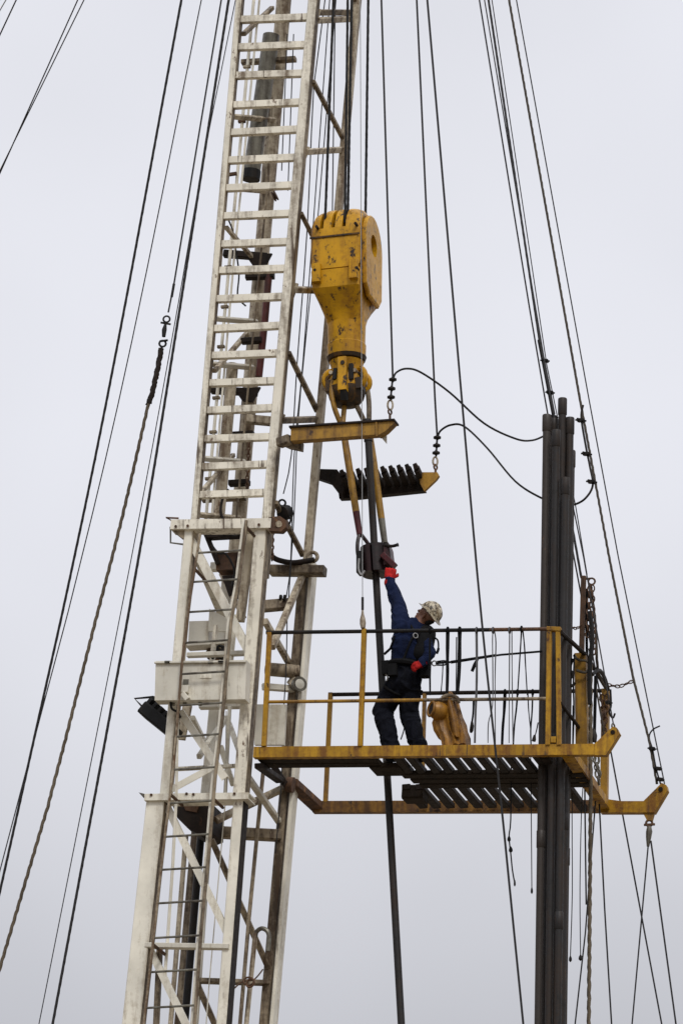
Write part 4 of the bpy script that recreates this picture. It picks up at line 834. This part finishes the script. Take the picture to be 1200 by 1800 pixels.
cap(J['neck']-Vector((0, 0, .03)), J['head'].lerp(J['neck'], .35), .066, .058, SKIN)
cap(J['ls'], J['lel'], .105, .076, SHIRT); cap(J['lel'], J['lwr'], .076, .054, SHIRT)
cap(J['rs'], J['rel'], .078, .060, SHIRT); cap(J['rel'], J['rwr'], .060, .046, SHIRT)
for s_ in ('l', 'r'):
    cap(J['pel'].lerp(J[s_+'h'], .6), J[s_+'k'], .138, .104, PANTS); cap(J[s_+'k'], J[s_+'a'], .104, .094, PANTS)
    toe = J[s_+'a']+fwd*.17+Vector((0, 0, -.055))
    cap(J[s_+'a']-Vector((0, 0, .03))-fwd*.04, toe, .052, .042, BOOT)
# hands: palm, four fingers and a thumb, curled round what they hold
def hand(wr, ha, side, curl, g=1.18):
    a = (ha-wr).normalized(); s = (side-a*a.dot(side)).normalized(); c = (curl-a*a.dot(curl)-s*s.dot(curl)).normalized()
    pl = wr+a*.085*g
    cap(wr-a*.025*g, wr+a*.03, .043*g, .038*g, GLOVE); cap(wr+a*.035*g-s*.018*g, pl-s*.024*g, .030*g, .026*g, GLOVE); cap(wr+a*.035*g+s*.018*g, pl+s*.024*g, .030*g, .026*g, GLOVE)
    for i, ln in enumerate((.8, 1.0, .95, .78)):
        p = pl+s*(-.039+.026*i)*g; q1 = p+(a*.8+c*.5).normalized()*.042*ln*g; q2 = q1+(a*.25+c*.95).normalized()*.032*ln*g; q3 = q2+(c*.8-a*.6).normalized()*.024*ln*g
        cap(p, q1, .0118*g, .011*g, GLOVE); cap(q1, q2, .011*g, .0105*g, GLOVE); cap(q2, q3, .0105*g, .0095*g, GLOVE)
    t0 = wr+a*.035*g-s*.035*g; t1 = t0+(a*.6-s*.7+c*.4).normalized()*.042*g; t2 = t1+(a*.8+c*.6).normalized()*.034*g
    cap(t0, t1, .015*g, .0125*g, GLOVE); cap(t1, t2, .0125*g, .0105*g, GLOVE)
hand(J['lwr'], J['lha'], Vector((-.9, -.3, .1)), Vector((-.1, .9, .2)), 1.3)
hand(J['rwr'], J['rha'], Vector((.2, -.3, -.9)), Vector((-.2, .9, -.1)), .92)
# head, tilted back to look up at the elevator
hup = (_r*.66+_u*.62-_h*.10).normalized(); hf = (-_r*.62+_u*.62+_h*.42); hf = (hf-hup*hf.dot(hup)).normalized(); hs_ = hup.cross(hf)
hc = J['head']
def H(f, s, u): return hc+hf*f+hs_*s+hup*u
cap(H(-.02, 0, .03), H(.02, 0, .03), .092, .092, SKIN, hs_, .84); cap(H(.035, 0, -.02), H(.06, 0, -.085), .062, .042, SKIN)
cap(H(.095, 0, .01), H(.118, 0, -.028), .011, .016, SKIN)                     # nose
cap(H(.085, -.03, .032), H(.085, .03, .032), .016, .016, SKIN)                # brow
cap(H(.098, -.02, -.060), H(.098, .02, -.060), .011, .011, SKIN)              # lips
for s_ in (-1, 1): cap(H(-.005, s_*.078, .0), H(-.012, s_*.084, -.035), .016, .011, SKIN)
def capsule(a, b, r1, r2, flat, k, n=14):
    d = b-a; ln = d.length; s, dd, ax = frame(d); V = []; F = []; rings = []
    for i in range(5): th = -math.pi/2+math.pi/2*i/4.0; rings.append((r1*math.sin(th), max(r1*math.cos(th), 1e-4)))
    for i in range(5): th = math.pi/2*i/4.0; rings.append((ln+r2*math.sin(th), max(r2*math.cos(th), 1e-4)))
    for z, r in rings:
        for j in range(n):
            o = (s*math.cos(2*math.pi*j/n)+dd*math.sin(2*math.pi*j/n))*r
            if flat is not None: o -= flat*flat.dot(o)*(1-k)
            V.append(a+ax*z+o)
    for i in range(len(rings)-1):
        for j in range(n):
            x, y = i*n+j, i*n+(j+1) % n; F.append((x, y, y+n, x+n))
    return V, F+[tuple(range(n))[::-1], tuple(range((len(rings)-1)*n, len(rings)*n))]
gb_ = join(*[capsule(a, b, r1, r2, fl_, k) for a, b, r1, r2, m, fl_, k in segs])
def bmods(t):
    md = t.modifiers.new('r', 'REMESH'); md.mode = 'VOXEL'; md.voxel_size = .0075
    md = t.modifiers.new('s', 'SMOOTH'); md.factor = .5; md.iterations = 3
me = baked('body', gb_, 'shirt', org, bmods)
me.materials.clear()
for k in ('shirt', 'pants', 'skin', 'glove', 'boot'): me.materials.append(M[k])
def segd(p, s):
    a, b, r1, r2, m, fl_, k = s; d = b-a; t = max(0, min(1, (p-a).dot(d)/max(d.length_squared, 1e-9)))
    o = p-a-d*t
    if fl_ is not None: o = o+fl_*fl_.dot(o)*(1/k-1)
    return o.length-(r1+(r2-r1)*t)
boxes = [(s, (s[0]+s[1])/2, (s[1]-s[0]).length/2+max(s[2], s[3])+.03) for s in segs]
owner = []
for v in me.vertices:
    p = v.co+org; best = 1e9; m = 0
    for s, c, rad in boxes:
        if (p-c).length_squared < rad*rad:
            d = segd(p, s)
            if d < best: best = d; m = s[4]
    owner.append(m)
nrm = [v.normal.copy() for v in me.vertices]; co = []       # folds in the cloth
for v, n_, m in zip(me.vertices, nrm, owner):
    p = v.co.copy()
    if m in (SHIRT, PANTS):
        q = Vector((p.x*9, p.y*9, p.z*5)); f = noise.noise(q)+.5*noise.noise(q*2.3)
        w_ = Vector((noise.noise(p*5), noise.noise(p*5+Vector((9, 3, 1))), noise.noise(p*5+Vector((2, 8, 5)))))*.12
        p = p+n_*(.010*f+.012*(1-2.6*abs(noise.noise((p+w_)*8.5)))+.004*noise.noise((p+w_)*24))
    co += p[:]
me.vertices.foreach_set('co', co)
for p in me.polygons:
    c = [owner[i] for i in p.vertices]; p.material_index = max(set(c), key=c.count); p.use_smooth = True
bo = bpy.data.objects.new('body', me); col.objects.link(bo); bo.parent = wk; ORG[bo.name] = org
# eyes
for s_ in (-1, 1): part(wk, 'eye', lathe(H(.078, s_*.032, .008), H(.092, s_*.032, .008), [(0, .008), (.6, .012), (1, .004)], 8), 'black')
# hair at the nape
part(wk, 'hair', capsule(H(-.06, 0, -.005), H(-.065, 0, -.05), .055, .035, None, 1), 'black')
# hard hat: ribbed dome with a full brim
V = []; F = []; nn = 28; prof_ = [(.158, -.012), (.160, -.006), (.135, .004), (.124, .012), (.120, .04), (.108, .075), (.082, .103), (.045, .120), (.001, .125)]
hb = H(-.005, 0, .052)
for r, z in prof_:
    for i in range(nn):
        a = 2*math.pi*i/nn; rb_ = 1+(.035 if abs(math.sin(a)) < .2 and .05 < r < .118 else 0)
        V.append(hb+hf*(r*1.10*math.cos(a)*rb_)+hs_*(r*.92*math.sin(a))+hup*(z-(.010 if r > .13 else 0)*math.cos(2*a)))
for j in range(len(prof_)-1):
    for i in range(nn):
        F.append((j*nn+i, j*nn+(i+1) % nn, (j+1)*nn+(i+1) % nn, (j+1)*nn+i))
F.append(tuple(range(nn))[::-1])
ht = part(wk, 'hard_hat', (V, F), 'hat')
part(ht, 'ridge', tubeg([hb+hf*(.128*math.cos(a))+hup*(.128*math.sin(a)) for a in [math.pi*(.08+.84*i/12) for i in range(13)]], .011, 6), 'hat')
part(ht, 'head_band', ring(hb-hup*.004, hup, .095, .010, 20, 6), 'black')
# harness and belt
def band(c, ax, rx, ry, r, dirx): return ring(c, ax, ry, r, 26, 7, rx/ry, dirx)
up_ = (J['chest']-J['waist']).normalized()
bl = part(wk, 'belt', band(J['waist']-up_*.035, up_, .190, .168, .032, lef), 'strap')
part(bl, 'pouch', box(U(679, 1186, YW-.10), U(678, 1163, YW-.10), .085, .10), 'strap'); part(bl, 'pouch', box(U(747, 1190, YW-.02), U(748, 1160, YW-.02), .10, .13), 'strap')
part(bl, 'hook', tubeg(smooth(PX([(676, 1182, YW-.12), (681, 1190, YW-.12), (679, 1197, YW-.12)])), .010, 6), 'wire_l')
part(bl, 'tool_pouch', box(U(690, 1188, YW-.19), U(690, 1168, YW-.19), .10, .08), 'strap')
part(bl, 'ring', ring(U(763, 1166, YW-.02), Vector((.2, -1, 0)), pm(4.5), pm(1.3), 12, 6), 'wire_l')
vs = part(wk, 'harness', capsule(U(738, 1150, YW+.02), U(748, 1116, YW+.04), .135, .115, None, 1), 'strap')
part(vs, 'shoulder_strap', tubeg(smooth([J['waist']-fwd*.135-lef*.08, J['chest']-fwd*.165-lef*.04, J['chest']-fwd*.150+lef*.02+up_*.10, J['ls']+up_*.085-lef*.06, J['ls']+fwd*.09-lef*.08]), .014, 6), 'strap')
part(vs, 'shoulder_strap', tubeg(smooth([J['waist']-fwd*.13+lef*.09, J['chest']-fwd*.165+lef*.03, J['chest']-fwd*.15-lef*.06+up_*.08, J['rs']+up_*.085+lef*.02, J['rs']+fwd*.09]), .014, 6), 'strap')
part(vs, 'back_ring', ring(J['chest']-fwd*.18+up_*.03, fwd, .028, .007, 12, 6), 'wire_l')
part(vs, 'loose_strap', tubeg(smooth(PX([(762, 1120, YW), (769, 1126, YW), (770, 1140, YW), (767, 1149, YW)])), [pm(1.6)]*16+[pm(2.6)]*9, 6), 'strap')
part(vs, 'side_strap', tubeg(PX([(675, 1150, YW-.1), (686, 1140, YW-.12), (694, 1118, YW-.15)]), pm(2.6), 6), 'strap')
for s_, off in (('l', 0), ('r', .02)):
    m_ = J[s_+'h'].lerp(J[s_+'k'], .28); part(wk, 'leg_strap', band(m_, (J[s_+'k']-J[s_+'h']), .122, .118, .014, fwd), 'strap')
part(wk, 'boot_lace', tubeg(smooth(PX([(712, 1268, YW-.05), (709, 1285, YW-.05), (704, 1300, YW-.05)])), pm(1.2), 5), 'strap')
wire('safety_lanyard', 'black safety lanyard stretched from the worker to the tubing bundle', 'lanyard', [(765, 1166, YW-.02), (790, 1164, YW), (830, 1158, YW), (880, 1151, YW), (952, 1145, .34)], 2.0, 'strap', extra=[
    ('snap_hook', join(tubeg(smooth(PX([(767, 1163, YW), (780, 1161.5, YW), (786, 1164, YW)])), pm(1.5), 6), tubeg(smooth(PX([(767, 1169, YW), (780, 1169, YW), (786, 1166, YW)])), pm(1.5), 6)), 'black'),
    ('webbing', tubeg(PX([(792, 1164, YW), (870, 1152, YW)]), [pm(3), pm(2.6)], 6), 'strap'),
    ('loose_tail', tubeg(PX([(839, 1158, YW-.02), (834, 1168, YW-.02), (829, 1180, YW-.02)]), [pm(2.5), pm(3.4), pm(3)], 6), 'strap')])

# ------------------------------------------------------------------ oilskin hung over the mid rail
sk_ = thing('oilskin_jacket', 'yellow oilskin jacket bunched over the mid rail behind the worker', 'jacket', U(795, 1310, .15))
YJ = .12
def cloth(rows, n=72, ph=0, seed=0, kf=8):
    V = []; F = []
    for j, (u, v, hwp, dp, f) in enumerate(rows):
        c = U(u, v, YJ)
        for i in range(n):
            a = 2*math.pi*i/n; wob = .5*noise.noise(Vector((math.cos(a)*1.5, math.sin(a)*1.5, j*.28+seed)))
            w1 = 1-f*abs(math.sin(kf*.5*a+ph+wob*2.2+j*.05))**.7*(.75+.5*wob)
            V.append(c+Vector((pm(hwp)*math.cos(a)*w1, dp*math.sin(a)*w1, pm(5)*noise.noise(Vector((math.cos(a)*2, math.sin(a)*2, j*.4+seed))))))
    for j in range(len(rows)-1):
        for i in range(n):
            F.append((j*n+i, j*n+(i+1) % n, (j+1)*n+(i+1) % n, (j+1)*n+i))
    return V, F+[tuple(range(n))[::-1], tuple(range((len(rows)-1)*n, len(rows)*n))]
part(sk_, 'body', cloth([(789, 1217, 5, .03, .1), (789, 1222, 10, .06, .25), (790, 1229, 15, .09, .3), (790, 1239, 18, .10, .36), (788, 1252, 24, .11, .4), (789, 1264, 28, .115, .42), (792, 1277, 30, .12, .45), (796, 1289, 30, .125, .48), (800, 1300, 29, .13, .48), (802, 1312, 28, .13, .48)], seed=1, kf=9), 'slicker')
part(sk_, 'sleeve', cloth([(780, 1246, 8, .06, .2), (774, 1258, 12, .07, .3), (771, 1270, 13, .07, .34), (773, 1284, 12, .065, .36), (778, 1296, 9, .05, .3), (782, 1302, 5, .03, .2)], 40, seed=4, kf=6), 'slicker')
part(sk_, 'lapel', cloth([(794, 1236, 5, .05, .1), (797, 1250, 7, .06, .2), (801, 1268, 8, .06, .3), (804, 1286, 7, .06, .3), (806, 1300, 5, .05, .2)], 28, seed=7, kf=4), 'slicker')
for o_ in [c_ for c_ in sk_.children if c_.name.startswith('lapel')]:
    for v_ in o_.data.vertices: v_.co.y -= .085
hd = U(764, 1248, YJ-.10); ha_ = Vector((-.72, -.62, .12)).normalized()
part(sk_, 'hood', lathe(hd+ha_*.04, hd-ha_*.17, [(0, .062), (.04, .085), (.25, .102), (.55, .105), (.8, .085), (.97, .05), (1, .02)], 20), 'slicker')
part(sk_, 'hood_shade', lathe(hd+ha_*.046, hd+ha_*.02, [(0, .066), (1, .03)], 18), 'darkrust')  # hood is closed; a dark disc paints in its shaded inside
part(sk_, 'hood_peak', ring(hd+ha_*.045, ha_, .080, .016, 20, 6), 'slicker')
part(sk_, 'collar', cloth([(764, 1244, 6, .05, .2), (770, 1238, 12, .06, .3), (782, 1230, 14, .07, .3), (792, 1226, 12, .07, .3)], 24, seed=2), 'brown')
part(sk_, 'tie', tubeg(smooth(PX([(776, 1226, YJ-.12), (788, 1222, YJ-.13), (803, 1226, YJ-.12), (806, 1236, YJ-.11)])), pm(3), 7), 'brown')
